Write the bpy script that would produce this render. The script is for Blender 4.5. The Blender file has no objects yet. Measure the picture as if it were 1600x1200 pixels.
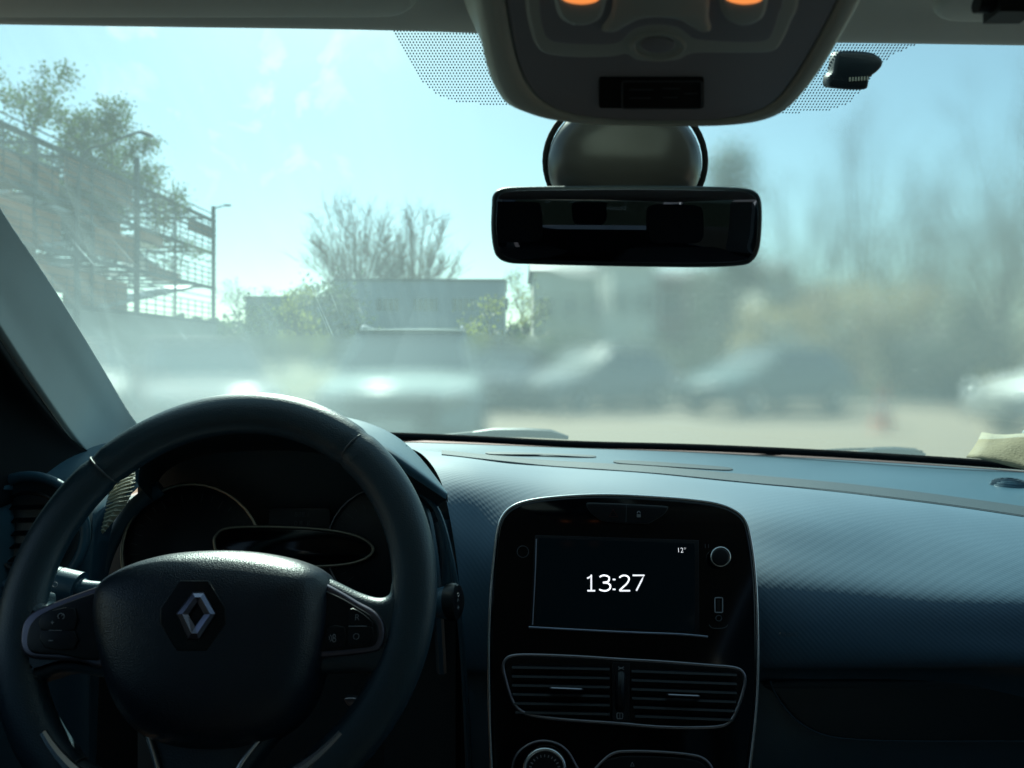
import bpy, bmesh, math, random
from mathutils import Vector, Matrix, noise, geometry
R = math.radians
random.seed(7)
S = bpy.context.scene
COL = S.collection

# ------------------------------------------------------------------ camera
F = 26.0 / 36.0 * 1600.0      # focal length in photo pixels
EYE = 1.2                     # eye height above the ground
HOR = 560.0                   # horizon row in the photo
cam_d = bpy.data.cameras.new('camera'); cam = bpy.data.objects.new('camera', cam_d); COL.objects.link(cam)
cam.location = (0, 0, EYE); cam.rotation_euler = (R(90), 0, 0)
cam_d.lens = 26; cam_d.sensor_width = 36; cam_d.shift_y = -(600 - HOR) / 1600.0
cam_d.clip_start = 0.02; cam_d.clip_end = 6000
cam_d.dof.use_dof = True; cam_d.dof.focus_distance = 0.80; cam_d.dof.aperture_fstop = 7.0
S.camera = cam

# ------------------------------------------------------------------ sky, sun, exposure
SUN_EL, SUN_AZ = R(42), R(-14)       # azimuth from +Y, negative = left
sund = Vector((math.sin(SUN_AZ) * math.cos(SUN_EL), math.cos(SUN_AZ) * math.cos(SUN_EL), math.sin(SUN_EL)))
w = bpy.data.worlds.new("World"); S.world = w; w.use_nodes = True
nt = w.node_tree; nt.nodes.clear()
sky = nt.nodes.new('ShaderNodeTexSky'); sky.sky_type = 'NISHITA'; sky.sun_disc = False
sky.sun_elevation = SUN_EL; sky.sun_rotation = SUN_AZ
sky.air_density = 1.0; sky.dust_density = 0.7; sky.ozone_density = 1.0
bg = nt.nodes.new('ShaderNodeBackground'); bg.inputs[1].default_value = 0.05
wo = nt.nodes.new('ShaderNodeOutputWorld')
tc = nt.nodes.new('ShaderNodeTexCoord')
# thin torn clouds: noise on the view direction, kept to one patch of the sky
cn = nt.nodes.new('ShaderNodeTexNoise'); cn.inputs['Scale'].default_value = 16; cn.inputs['Detail'].default_value = 6; cn.inputs['Distortion'].default_value = .6
cr = nt.nodes.new('ShaderNodeMapRange'); cr.inputs[1].default_value = .56; cr.inputs[2].default_value = .72
dist = nt.nodes.new('ShaderNodeVectorMath'); dist.operation = 'DISTANCE'; dist.inputs[1].default_value = Vector((-.36, 1, .37)).normalized()
dr = nt.nodes.new('ShaderNodeMapRange'); dr.inputs[1].default_value = .22; dr.inputs[2].default_value = .03
mu = nt.nodes.new('ShaderNodeMath'); mu.operation = 'MULTIPLY'
mx = nt.nodes.new('ShaderNodeMix'); mx.data_type = 'RGBA'; mx.inputs['B'].default_value = (11, 11.5, 11.5, 1)
L = nt.links.new
L(tc.outputs['Generated'], cn.inputs['Vector']); L(tc.outputs['Generated'], dist.inputs[0])
L(cn.outputs['Fac'], cr.inputs[0]); L(dist.outputs['Value'], dr.inputs[0])
L(cr.outputs[0], mu.inputs[0]); L(dr.outputs[0], mu.inputs[1]); L(mu.outputs[0], mx.inputs['Factor'])
tnt = nt.nodes.new('ShaderNodeMix'); tnt.data_type = 'RGBA'; tnt.blend_type = 'MULTIPLY'; tnt.inputs['Factor'].default_value = 1
tnt.inputs['B'].default_value = (1.04, 1.13, .99, 1); L(sky.outputs[0], tnt.inputs['A']); L(tnt.outputs['Result'], mx.inputs['A']); L(mx.outputs['Result'], bg.inputs[0]); L(bg.outputs[0], wo.inputs[0])
sd = bpy.data.lights.new('sun', 'SUN'); sd.energy = 5.0; sd.angle = R(.5); sd.color = (1, .93, .80)
sun = bpy.data.objects.new('sun', sd); COL.objects.link(sun); sun.location = (-5, 10, 20)
sun.rotation_euler = sund.to_track_quat('Z', 'Y').to_euler()
S.view_settings.view_transform = 'Standard'; S.view_settings.look = 'None'; S.view_settings.gamma = 1
S.view_settings.exposure = 1.25
S.cycles.use_denoising = True
S.cycles.max_bounces = 12; S.cycles.transparent_max_bounces = 24
S.cycles.sample_clamp_indirect = 0.8; S.cycles.sample_clamp_direct = 2.0

# ------------------------------------------------------------------ helpers
def W(px, py, Y):
    return Vector(((px - 800) / F * Y, Y, EYE - (py - HOR) / F * Y))

def tag(o, label=None, cat=None, group=None, kind=None):
    if label: o['label'] = label
    if cat: o['category'] = cat
    if group: o['group'] = group
    if kind: o['kind'] = kind
    return o

def empty(name, loc=(0, 0, 0), rz=0, **k):
    o = bpy.data.objects.new(name, None); COL.objects.link(o); o.location = loc; o.rotation_euler.z = rz
    o.empty_display_size = .1
    return tag(o, **k)

CAR_LOC = Vector((.112, .3, 0))
def link(name, me, parent=None, world=False):
    o = bpy.data.objects.new(name, me); COL.objects.link(o)
    if parent is not None:
        o.parent = parent
        if world and parent.type == 'EMPTY': o.matrix_parent_inverse = Matrix.Translation(-CAR_LOC)
    return o

def mesh(name, vs, fs, mat, parent=None, smooth=True, uv=None, world=True, sharp=None):
    me = bpy.data.meshes.new(name)
    me.from_pydata([tuple(v) for v in vs], [], fs)
    if uv is not None:
        ul = me.uv_layers.new(name='uv')
        for lp in me.loops: ul.data[lp.index].uv = uv[lp.vertex_index]
    if isinstance(mat, (list, tuple)):
        for m_ in mat: me.materials.append(m_)
    else: me.materials.append(mat)
    if smooth:
        me.polygons.foreach_set('use_smooth', [True] * len(me.polygons))
        if sharp: me.set_sharp_from_angle(angle=R(sharp))
    me.update()
    return link(name, me, parent, world)

class MB:
    """collects shapes, then links them as one mesh"""
    def __init__(s): s.v = []; s.f = []; s.m = []
    def add(s, v, f, mi=0):
        n = len(s.v); s.v += [Vector(x) for x in v]; s.f += [tuple(i + n for i in q) for q in f]; s.m += [mi] * len(f)
    def box(s, c, d, rz=0, mi=0, M=None):
        c = Vector(c); hx, hy, hz = d[0] / 2, d[1] / 2, d[2] / 2
        vs = [Vector((x * hx, y * hy, z * hz)) for x in (-1, 1) for y in (-1, 1) for z in (-1, 1)]
        rot = Matrix.Rotation(rz, 3, 'Z') if M is None else M
        s.add([rot @ v + c for v in vs], [(0, 1, 3, 2), (4, 6, 7, 5), (0, 4, 5, 1), (2, 3, 7, 6), (0, 2, 6, 4), (1, 5, 7, 3)], mi)
    def seg(s, a, b, ra, rb, n=4, mi=0, caps=False):
        a = Vector(a); b = Vector(b); d = b - a
        if d.length < 1e-6: return
        d.normalize(); u = d.orthogonal().normalized(); v = d.cross(u)
        vs = []
        for p, r in ((a, ra), (b, rb)):
            for k in range(n):
                t = 2 * math.pi * k / n; vs.append(p + u * (r * math.cos(t)) + v * (r * math.sin(t)))
        fs = [(k, (k + 1) % n, n + (k + 1) % n, n + k) for k in range(n)]
        if caps: fs += [tuple(range(n - 1, -1, -1)), tuple(range(n, 2 * n))]
        s.add(vs, fs, mi)
    def path(s, pts, r, n=8, closed=False, mi=0, flat=1.0, up=None, caps=True):
        pts = [Vector(p) for p in pts]; N = len(pts); vs = []
        prev = None
        for i, p in enumerate(pts):
            a = pts[(i - 1) % N] if (closed or i > 0) else p; b = pts[(i + 1) % N] if (closed or i < N - 1) else p
            d = (b - a)
            d = d.normalized() if d.length > 1e-9 else Vector((1, 0, 0))
            if up is not None:
                u = d.cross(up).normalized(); v = up
            else:
                if prev is None: u = d.orthogonal().normalized()
                else:
                    u = prev - d * prev.dot(d); u = u.normalized() if u.length > 1e-6 else d.orthogonal().normalized()
                v = d.cross(u)
            prev = u
            rr = r[i] if isinstance(r, (list, tuple)) else r
            for k in range(n):
                t = 2 * math.pi * k / n; vs.append(p + u * (rr * math.cos(t)) + v * (rr * flat * math.sin(t)))
        fs = []
        for i in range(N if closed else N - 1):
            j = (i + 1) % N
            for k in range(n): fs.append((i * n + k, i * n + (k + 1) % n, j * n + (k + 1) % n, j * n + k))
        if not closed and caps: fs += [tuple(range(n - 1, -1, -1)), tuple(range((N - 1) * n, N * n))]
        s.add(vs, fs, mi)
    def build(s, name, mat, parent=None, smooth=True, world=True, sharp=35):
        o = mesh(name, s.v, s.f, mat, parent, smooth, None, world, sharp)
        if any(s.m): o.data.polygons.foreach_set('material_index', s.m)
        return o

def cr1(a, b, c, d, t):
    return 0.5 * ((2 * b) + (c - a) * t + (2 * a - 5 * b + 4 * c - d) * t * t + (3 * b - a - 3 * c + d) * t ** 3)
def catmull(pts, n, closed=False):
    pts = [Vector(p) for p in pts]; N = len(pts); out = []
    for i in range(N if closed else N - 1):
        if closed: a, b, c, d = pts[(i - 1) % N], pts[i], pts[(i + 1) % N], pts[(i + 2) % N]
        else: a, b, c, d = pts[max(i - 1, 0)], pts[i], pts[i + 1], pts[min(i + 2, N - 1)]
        for k in range(n): out.append(cr1(a, b, c, d, k / n))
    if not closed: out.append(pts[-1])
    return out

def patch(name, cols, mat, parent, nu=6, nv=6, flip=False, thick=0, world=True):
    """smooth surface through a grid of world points: cols[i][j]"""
    c2 = [catmull(c, nv) for c in cols]
    rows = list(zip(*c2)); g = [catmull(list(r), nu) for r in rows]     # g[j][i]
    nj, ni = len(g), len(g[0]); vs = [p for r in g for p in r]; uv = []
    vcum = [0.0]
    mid = ni // 2
    for j in range(1, nj): vcum.append(vcum[-1] + (g[j][mid] - g[j - 1][mid]).length)
    for j in range(nj):
        for i in range(ni): uv.append((g[j][i].x, vcum[j]))
    fs = [(j * ni + i, j * ni + i + 1, (j + 1) * ni + i + 1, (j + 1) * ni + i) for j in range(nj - 1) for i in range(ni - 1)]
    if flip: fs = [f[::-1] for f in fs]
    o = mesh(name, vs, fs, mat, parent, True, uv, world)
    if thick:
        md = o.modifiers.new('solid', 'SOLIDIFY'); md.thickness = thick; md.offset = -1
    return o, g

class Plane:
    """flat frame in the car; pixels of the photo are intersected with it"""
    def __init__(s, px, py, Y, tilt=0, yaw=0, roll=0):
        s.o = W(px, py, Y)
        M = Matrix.Rotation(R(yaw), 3, 'Z') @ Matrix.Rotation(-R(tilt), 3, 'X') @ Matrix.Rotation(R(roll), 3, 'Y')
        s.u = M @ Vector((1, 0, 0)); s.v = M @ Vector((0, 0, 1)); s.n = M @ Vector((0, -1, 0))
    def at(s, px, py, h=0):
        d = Vector(((px - 800) / F, 1, -(py - HOR) / F)); c = Vector((0, 0, EYE)); o = s.o + s.n * h
        t = (o - c).dot(s.n) / d.dot(s.n)
        return c + d * t
    def loc(s, P): d = P - s.o; return d.dot(s.u), d.dot(s.v)
    def w(s, a, b, h=0): return s.o + s.u * a + s.v * b + s.n * h
    def ab(s, px, py): return s.loc(s.at(px, py))

def inset(poly, d):
    """offset a closed 2d outline inwards"""
    N = len(poly); ar = sum(poly[i][0] * poly[(i + 1) % N][1] - poly[(i + 1) % N][0] * poly[i][1] for i in range(N)); sg = 1 if ar > 0 else -1
    out = []
    for i in range(N):
        a, b, c = Vector(poly[i - 1]), Vector(poly[i]), Vector(poly[(i + 1) % N])
        d1 = (b - a); d2 = (c - b)
        if d1.length < 1e-9 or d2.length < 1e-9: out.append(b); continue
        d1.normalize(); d2.normalize()
        n = Vector((-(d1 + d2).y, (d1 + d2).x))
        if n.length < 1e-6: n = Vector((-d1.y, d1.x))
        n.normalize(); out.append(b + n * d * sg / max(.4, n.dot(Vector((-d1.y, d1.x)))))
    return out

def plate_ab(mb, P, ab, h0, h1, bev=.001, mi=0, steps=3):
    """extruded slab with rounded front edge on plane P, outline in metres on the plane"""
    ab = [Vector(p) for p in ab]; N = len(ab)
    rings = [(ab, h0)]
    if bev > 0:
        for k in range(steps + 1):
            t = k / steps * math.pi / 2
            rings.append((inset(ab, bev * (1 - math.cos(t))), h1 - bev + bev * math.sin(t)))
    else: rings.append((ab, h1))
    vs = [P.w(p[0], p[1], h) for r, h in rings for p in r]; fs = []
    for j in range(len(rings) - 1):
        for i in range(N): fs.append((j * N + i, j * N + (i + 1) % N, (j + 1) * N + (i + 1) % N, (j + 1) * N + i))
    last = (len(rings) - 1) * N
    tri = geometry.tessellate_polygon([[Vector((p[0], p[1], 0)) for p in rings[-1][0]]])
    fs += [tuple(last + i for i in t) for t in tri]
    tri0 = geometry.tessellate_polygon([[Vector((p[0], p[1], 0)) for p in ab]])
    fs += [tuple(t[::-1]) for t in tri0]
    mb.add(vs, fs, mi)

def outline(P, pts, n=6, smooth=True, h=0):
    q = [Vector(P.loc(P.at(p[0], p[1], h))) for p in pts]
    if smooth: q = [Vector((v.x, v.y)) for v in catmull([Vector((a.x, a.y, 0)) for a in q], n, True)]
    return q
def plate(name, P, pts, h0, h1, mat, parent, bev=.001, n=6, smooth=True, sharp=40):
    mb = MB(); plate_ab(mb, P, outline(P, pts, n, smooth, h1), h0, h1, bev)
    o = mb.build(name, mat, parent, sharp=sharp)
    fix_normals(o); return o
def fix_normals(o):
    bm = bmesh.new(); bm.from_mesh(o.data); bmesh.ops.recalc_face_normals(bm, faces=bm.faces); bm.to_mesh(o.data); bm.free()
def ring(name, P, pts, r, mat, parent, h=0, n=6, flat=1.0, closed=True, smooth=True, seg=8):
    q = [P.at(x, y, h) for x, y in pts]
    if smooth: q = catmull(q, n, closed)
    mb = MB(); mb.path(q, r, seg, closed, flat=flat, up=P.n); return mb.build(name, mat, parent, sharp=60)
def ell(cx, cy, rx, ry, n=40, a0=0, a1=360):
    full = (a1 - a0) >= 360
    return [(cx + rx * math.cos(R(a0 + (a1 - a0) * k / (n if full else n - 1))), cy + ry * math.sin(R(a0 + (a1 - a0) * k / (n if full else n - 1)))) for k in range(n)]
def rrect(x0, y0, x1, y1, r, n=5):
    out = []
    for cx, cy, a in ((x1 - r, y0 + r, -90), (x1 - r, y1 - r, 0), (x0 + r, y1 - r, 90), (x0 + r, y0 + r, 180)):
        for k in range(n + 1): t = R(a + 90 * k / n); out.append((cx + r * math.cos(t), cy + r * math.sin(t)))
    return out
def dome(name, P, pts, prof, mat, parent, n=6, smooth=True, hp=0):
    """outline grown into a crowned cushion; prof = [(inset 0..1, height)]"""
    ab = outline(P, pts, n, smooth, hp); N = len(ab)
    c = Vector((sum(p.x for p in ab) / N, sum(p.y for p in ab) / N)) 
    vs = []; fs = []
    for s_, h in prof:
        for p in ab: q = p.lerp(c, s_); vs.append(P.w(q.x, q.y, h))
    for j in range(len(prof) - 1):
        for i in range(N): fs.append((j * N + i, j * N + (i + 1) % N, (j + 1) * N + (i + 1) % N, (j + 1) * N + i))
    vs.append(P.w(c.x, c.y, prof[-1][1])); l = (len(prof) - 1) * N
    for i in range(N): fs.append((l + i, l + (i + 1) % N, len(vs) - 1))
    o = mesh(name, vs, fs, mat, parent, True); fix_normals(o); return o
def text(name, body, size, P, px, py, h, mat, parent, thick=.0001, xs=1.0):
    cu = bpy.data.curves.new(name, 'FONT'); cu.body = body; cu.size = size; cu.align_x = 'CENTER'; cu.align_y = 'CENTER'; cu.extrude = thick; cu.offset = -.018 * size
    o = bpy.data.objects.new(name, cu); COL.objects.link(o)
    me = bpy.data.meshes.new_from_object(o.evaluated_get(bpy.context.evaluated_depsgraph_get()))
    bpy.data.objects.remove(o)
    M = Matrix((P.u * xs, P.v, P.n)).transposed().to_4x4(); M.translation = P.at(px, py, h)
    me.transform(M); me.materials.clear(); me.materials.append(mat)
    return link(name, me, parent, True)

# ------------------------------------------------------------------ materials
MATS = {}
def pbr(name, col, rough=.5, metal=0, spec=.5, bump=None, coat=0, vary=.15, vscale=8, emit=None, es=1, sheen=0, trans=0, coord='Object'):
    m = bpy.data.materials.new(name); m.use_nodes = True; nt = m.node_tree; b = nt.nodes['Principled BSDF']
    b.inputs['Roughness'].default_value = rough; b.inputs['Metallic'].default_value = metal
    b.inputs['Specular IOR Level'].default_value = spec; b.inputs['Coat Weight'].default_value = coat
    b.inputs['Coat Roughness'].default_value = .12
    tc = nt.nodes.new('ShaderNodeTexCoord')
    n1 = nt.nodes.new('ShaderNodeTexNoise'); n1.inputs['Scale'].default_value = vscale; n1.inputs['Detail'].default_value = 5
    nt.links.new(tc.outputs['Object'], n1.inputs['Vector'])
    mx = nt.nodes.new('ShaderNodeMix'); mx.data_type = 'RGBA'
    mx.inputs['A'].default_value = (*[c * (1 - vary) for c in col], 1); mx.inputs['B'].default_value = (*[min(1, c * (1 + vary)) for c in col], 1)
    nt.links.new(n1.outputs['Fac'], mx.inputs['Factor']); nt.links.new(mx.outputs['Result'], b.inputs['Base Color'])
    rr = nt.nodes.new('ShaderNodeMapRange'); rr.inputs[3].default_value = max(.01, rough * .85); rr.inputs[4].default_value = min(1, rough * 1.15)
    nt.links.new(n1.outputs['Fac'], rr.inputs[0]); nt.links.new(rr.outputs[0], b.inputs['Roughness'])
    if bump:
        kind, sc, st = bump; bp = nt.nodes.new('ShaderNodeBump'); bp.inputs['Strength'].default_value = st
        if kind == 'noise':
            t = nt.nodes.new('ShaderNodeTexNoise'); t.inputs['Scale'].default_value = sc; t.inputs['Detail'].default_value = 3
            nt.links.new(tc.outputs['Object'], t.inputs['Vector']); src = t.outputs['Fac']; bp.inputs['Distance'].default_value = .3 / sc
        elif kind == 'grain':
            t = nt.nodes.new('ShaderNodeTexVoronoi'); t.inputs['Scale'].default_value = sc
            nt.links.new(tc.outputs['Object'], t.inputs['Vector']); src = t.outputs['Distance']; bp.inputs['Distance'].default_value = .3 / sc
        elif kind == 'weave':     # raised diagonal lozenges, laid along the surface
            mp = nt.nodes.new('ShaderNodeMapping'); mp.inputs['Rotation'].default_value[2] = R(38)
            nt.links.new(tc.outputs['UV'], mp.inputs['Vector']); sx = nt.nodes.new('ShaderNodeSeparateXYZ'); nt.links.new(mp.outputs[0], sx.inputs[0])
            k = 2 * math.pi / sc; outs = []
            for ax, kk in ((0, 1.0), (1, .55)):
                a = nt.nodes.new('ShaderNodeMath'); a.operation = 'MULTIPLY'; a.inputs[1].default_value = k * kk; nt.links.new(sx.outputs[ax], a.inputs[0])
                s_ = nt.nodes.new('ShaderNodeMath'); s_.operation = 'SINE'; nt.links.new(a.outputs[0], s_.inputs[0]); outs.append(s_)
            o_ = nt.nodes.new('ShaderNodeMath'); o_.operation = 'MULTIPLY_ADD'; o_.inputs[1].default_value = .45
            nt.links.new(outs[1].outputs[0], o_.inputs[0]); nt.links.new(outs[0].outputs[0], o_.inputs[2]); src = o_.outputs[0]; bp.inputs['Distance'].default_value = sc * .12
        elif kind == 'wave':
            t = nt.nodes.new('ShaderNodeTexWave'); t.inputs['Scale'].default_value = sc; t.wave_profile = 'SIN'; t.bands_direction = 'X'
            nt.links.new(tc.outputs['Object'], t.inputs['Vector']); src = t.outputs['Fac']; bp.inputs['Distance'].default_value = .04
        nt.links.new(src, bp.inputs['Height']); nt.links.new(bp.outputs[0], b.inputs['Normal'])
    if emit: b.inputs['Emission Color'].default_value = (*emit, 1); b.inputs['Emission Strength'].default_value = es
    MATS[name] = m; return m

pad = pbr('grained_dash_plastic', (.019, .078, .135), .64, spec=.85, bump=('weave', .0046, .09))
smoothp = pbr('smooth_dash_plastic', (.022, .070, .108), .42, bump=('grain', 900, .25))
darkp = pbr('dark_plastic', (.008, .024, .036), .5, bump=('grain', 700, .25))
matte = pbr('matte_black_trim', (.004, .006, .008), .9, spec=.05)
leather = pbr('wheel_leather', (.011, .036, .054), .42, bump=('grain', 750, .45), spec=.8)
cover_m = pbr('airbag_cover_plastic', (.004, .012, .025), .36, bump=('grain', 900, .7), spec=.7)
gloss = pbr('piano_black', (.0015, .002, .003), .09, spec=.3, vary=.1)
gloss2 = pbr('black_button_plastic', (.003, .005, .008), .35, spec=.35)
chrome = pbr('satin_chrome', (.78, .79, .8), .25, metal=1)
chrome_d = pbr('dull_chrome', (.28, .27, .30), .32, metal=1)
silver = pbr('smoked_silver_trim', (.16, .15, .19), .35, metal=.9)
brass = pbr('gauge_ring_metal', (.30, .27, .21), .35, metal=.9)
screen_m = pbr('screen_glass', (.001, .002, .003), .12, spec=.12, emit=(.0001, .0005, .0008), es=1)
digit_m = pbr('lit_digits', (.8, .8, .8), .5, emit=(.92, .94, 1), es=.42)
icon_m = pbr('printed_icons', (.30, .32, .36), .6)
icon_dim = pbr('dim_print', (.06, .07, .08), .6)
pillar_m = pbr('pillar_trim_plastic', (.29, .33, .335), .7, bump=('noise', 500, .2))
liner = pbr('headliner_fabric', (.70, .68, .62), .95, spec=.1, bump=('noise', 900, .6))
visor_m = pbr('visor_fabric', (.60, .58, .53), .9, spec=.15, bump=('noise', 900, .4))
shell_m = pbr('console_shell_plastic', (.70, .74, .66), .55, bump=('noise', 700, .2))
face_m = pbr('console_face_plastic', (.40, .40, .43), .55, bump=('noise', 700, .2))
face2 = pbr('console_panel_plastic', (.62, .66, .61), .55)
rubber = pbr('black_rubber', (.008, .009, .01), .7)
mount_m = pbr('mirror_mount_plastic', (.075, .072, .070), .25, spec=.5)
mirror_m = pbr('dimmed_mirror', (.15, .165, .21), .02, metal=1, vary=.02)
amber = pbr('amber_lamp_lens', (.6, .2, .06), .3, emit=(1, .30, .07), es=.42)
paper = pbr('faded_card', (.19, .165, .10), .8, bump=('noise', 300, .8), vary=.25, vscale=60)
frit = pbr('frit_ink', (.03, .02, .05), .6)
seat_m = pbr('seat_cloth', (.04, .042, .046), .9, bump=('noise', 400, .5))
carpet = pbr('floor_carpet', (.02, .02, .022), 1)

def glass_mat():
    m = bpy.data.materials.new('windscreen_glass'); m.use_nodes = True; nt = m.node_tree; nt.nodes.clear(); N = nt.nodes.new; L = nt.links.new
    out = N('ShaderNodeOutputMaterial'); tc = N('ShaderNodeTexCoord'); geo = N('ShaderNodeNewGeometry')
    tr = N('ShaderNodeBsdfTransparent'); tr.inputs[0].default_value = (.72, .97, .97, 1)
    # misted film: sends light on in slightly scattered directions
    rp = N('ShaderNodeBsdfRayPortal'); rp.inputs['Color'].default_value = (.72, .97, .97, 1)
    sc = N('ShaderNodeVectorMath'); sc.operation = 'SCALE'; sc.inputs['Scale'].default_value = 91537.0; L(geo.outputs['Position'], sc.inputs[0])
    wn = N('ShaderNodeTexWhiteNoise'); wn.noise_dimensions = '3D'; L(sc.outputs[0], wn.inputs['Vector'])
    sp = N('ShaderNodeSeparateColor'); L(wn.outputs['Color'], sp.inputs[0])
    rad = N('ShaderNodeMath'); rad.operation = 'SQRT'; L(sp.outputs[0], rad.inputs[0])
    ang = N('ShaderNodeMath'); ang.operation = 'MULTIPLY'; ang.inputs[1].default_value = 6.28318; L(sp.outputs[1], ang.inputs[0])
    co = N('ShaderNodeMath'); co.operation = 'COSINE'; L(ang.outputs[0], co.inputs[0]); si = N('ShaderNodeMath'); si.operation = 'SINE'; L(ang.outputs[0], si.inputs[0])
    cb = N('ShaderNodeCombineXYZ'); L(co.outputs[0], cb.inputs[0]); L(si.outputs[0], cb.inputs[2])
    # how misted: along the lower band and the whole passenger half
    px = N('ShaderNodeSeparateXYZ'); L(geo.outputs['Position'], px.inputs[0])
    wob = N('ShaderNodeTexNoise'); wob.inputs['Scale'].default_value = 9; L(geo.outputs['Position'], wob.inputs['Vector'])
    def mr(src, a, b, lo=0, hi=1):
        r = N('ShaderNodeMapRange'); r.interpolation_type = 'SMOOTHSTEP'; r.inputs[1].default_value = a; r.inputs[2].default_value = b; r.inputs[3].default_value = lo; r.inputs[4].default_value = hi
        L(src, r.inputs[0]); return r.outputs[0]
    right = mr(px.outputs[0], MASKX[0], MASKX[1]); low = mr(px.outputs[2], MASKZ[1], MASKZ[0])
    mxx = N('ShaderNodeMath'); mxx.operation = 'MAXIMUM'; L(right, mxx.inputs[0]); L(low, mxx.inputs[1])
    r2 = N('ShaderNodeMath'); r2.operation = 'MULTIPLY'; L(rad.outputs[0], r2.inputs[0])
    amp = mr(mxx.outputs[0], 0, 1, .0, .0165); L(amp, r2.inputs[1])
    off = N('ShaderNodeVectorMath'); off.operation = 'SCALE'; L(cb.outputs[0], off.inputs[0]); L(r2.outputs[0], off.inputs['Scale'])
    sub = N('ShaderNodeVectorMath'); sub.operation = 'SUBTRACT'; L(off.outputs[0], sub.inputs[0]); L(geo.outputs['Incoming'], sub.inputs[1])
    nm = N('ShaderNodeVectorMath'); nm.operation = 'NORMALIZE'; L(sub.outputs[0], nm.inputs[0]); L(nm.outputs[0], rp.inputs['Direction'])
    m1 = N('ShaderNodeMixShader'); f1 = mr(mxx.outputs[0], 0, .5, 0, .90); L(f1, m1.inputs[0]); L(tr.outputs[0], m1.inputs[1]); L(rp.outputs[0], m1.inputs[2])
    # dirt film lit by the sun: wiper streaks, smears and specks
    tl = N('ShaderNodeBsdfTranslucent'); tl.inputs[0].default_value = (.54, .87, .92, 1)
    mp = N('ShaderNodeMapping'); mp.inputs['Rotation'].default_value = (0, R(28), R(-14)); mp.inputs['Scale'].default_value = (60, 4, 4); L(geo.outputs['Position'], mp.inputs['Vector'])
    st = N('ShaderNodeTexNoise'); st.inputs['Scale'].default_value = 1; st.inputs['Detail'].default_value = 5; st.inputs['Distortion'].default_value = .3; L(mp.outputs[0], st.inputs['Vector'])
    ls = N('ShaderNodeTexNoise'); ls.inputs['Scale'].default_value = 4.5; ls.inputs['Detail'].default_value = 4; L(geo.outputs['Position'], ls.inputs['Vector'])
    a = mr(st.outputs['Fac'], .4, .8, .93, 1.14); b = mr(ls.outputs['Fac'], .3, .7, .8, 1.15)
    mp2 = N('ShaderNodeMapping'); mp2.inputs['Rotation'].default_value = (0, R(-22), R(12)); mp2.inputs['Scale'].default_value = (150, 3, 3); L(geo.outputs['Position'], mp2.inputs['Vector'])
    sc2 = N('ShaderNodeTexNoise'); sc2.inputs['Scale'].default_value = 1; sc2.inputs['Detail'].default_value = 2; sc2.inputs['Distortion'].default_value = 1.6; L(mp2.outputs[0], sc2.inputs['Vector'])
    scr_ = mr(sc2.outputs['Fac'], .66, .72, 0, .9); lmask = mr(px.outputs[0], -.12, -.30); lm2 = mr(px.outputs[2], 1.36, 1.28)
    q1 = N('ShaderNodeMath'); q1.operation = 'MULTIPLY'; L(scr_, q1.inputs[0]); L(lmask, q1.inputs[1])
    q2 = N('ShaderNodeMath'); q2.operation = 'MULTIPLY'; L(q1.outputs[0], q2.inputs[0]); L(lm2, q2.inputs[1])
    a1 = N('ShaderNodeMath'); a1.operation = 'ADD'; L(a, a1.inputs[0]); L(q2.outputs[0], a1.inputs[1]); a = a1.outputs[0]
    leftdirt = mr(px.outputs[0], -.45, .0, 1.95, 1.08); lowd = mr(px.outputs[2], 1.44, 1.25, .55, 1)
    streak = N('ShaderNodeMath'); streak.operation = 'MULTIPLY'; L(a, streak.inputs[0]); L(b, streak.inputs[1])
    sm = N('ShaderNodeMix'); sm.inputs['B'].default_value = 1.0; L(mxx.outputs[0], sm.inputs['Factor']); L(streak.outputs[0], sm.inputs['A'])
    s2 = N('ShaderNodeMath'); s2.operation = 'MULTIPLY'; L(sm.outputs[0], s2.inputs[0]); L(leftdirt, s2.inputs[1])
    s3 = N('ShaderNodeMath'); s3.operation = 'MULTIPLY'; L(s2.outputs[0], s3.inputs[0]); L(lowd, s3.inputs[1])
    s4 = N('ShaderNodeMath'); s4.operation = 'MULTIPLY'; s4.inputs[1].default_value = FILM; L(s3.outputs[0], s4.inputs[0])
    m2 = N('ShaderNodeMixShader'); L(s4.outputs[0], m2.inputs[0]); L(m1.outputs[0], m2.inputs[1]); L(tl.outputs[0], m2.inputs[2])
    gl = N('ShaderNodeBsdfGlossy'); gl.inputs['Roughness'].default_value = .015
    fr = N('ShaderNodeFresnel'); fr.inputs[0].default_value = 1.35
    fm = N('ShaderNodeMath'); fm.operation = 'MULTIPLY'; fm.inputs[1].default_value = .7; L(fr.outputs[0], fm.inputs[0])
    m3 = N('ShaderNodeMixShader'); L(fm.outputs[0], m3.inputs[0]); L(m2.outputs[0], m3.inputs[1]); L(gl.outputs[0], m3.inputs[2])
    L(m3.outputs[0], out.inputs[0]); return m
MASKX = (.015, .10); MASKZ = (1.215, 1.245); FILM = .080
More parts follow.
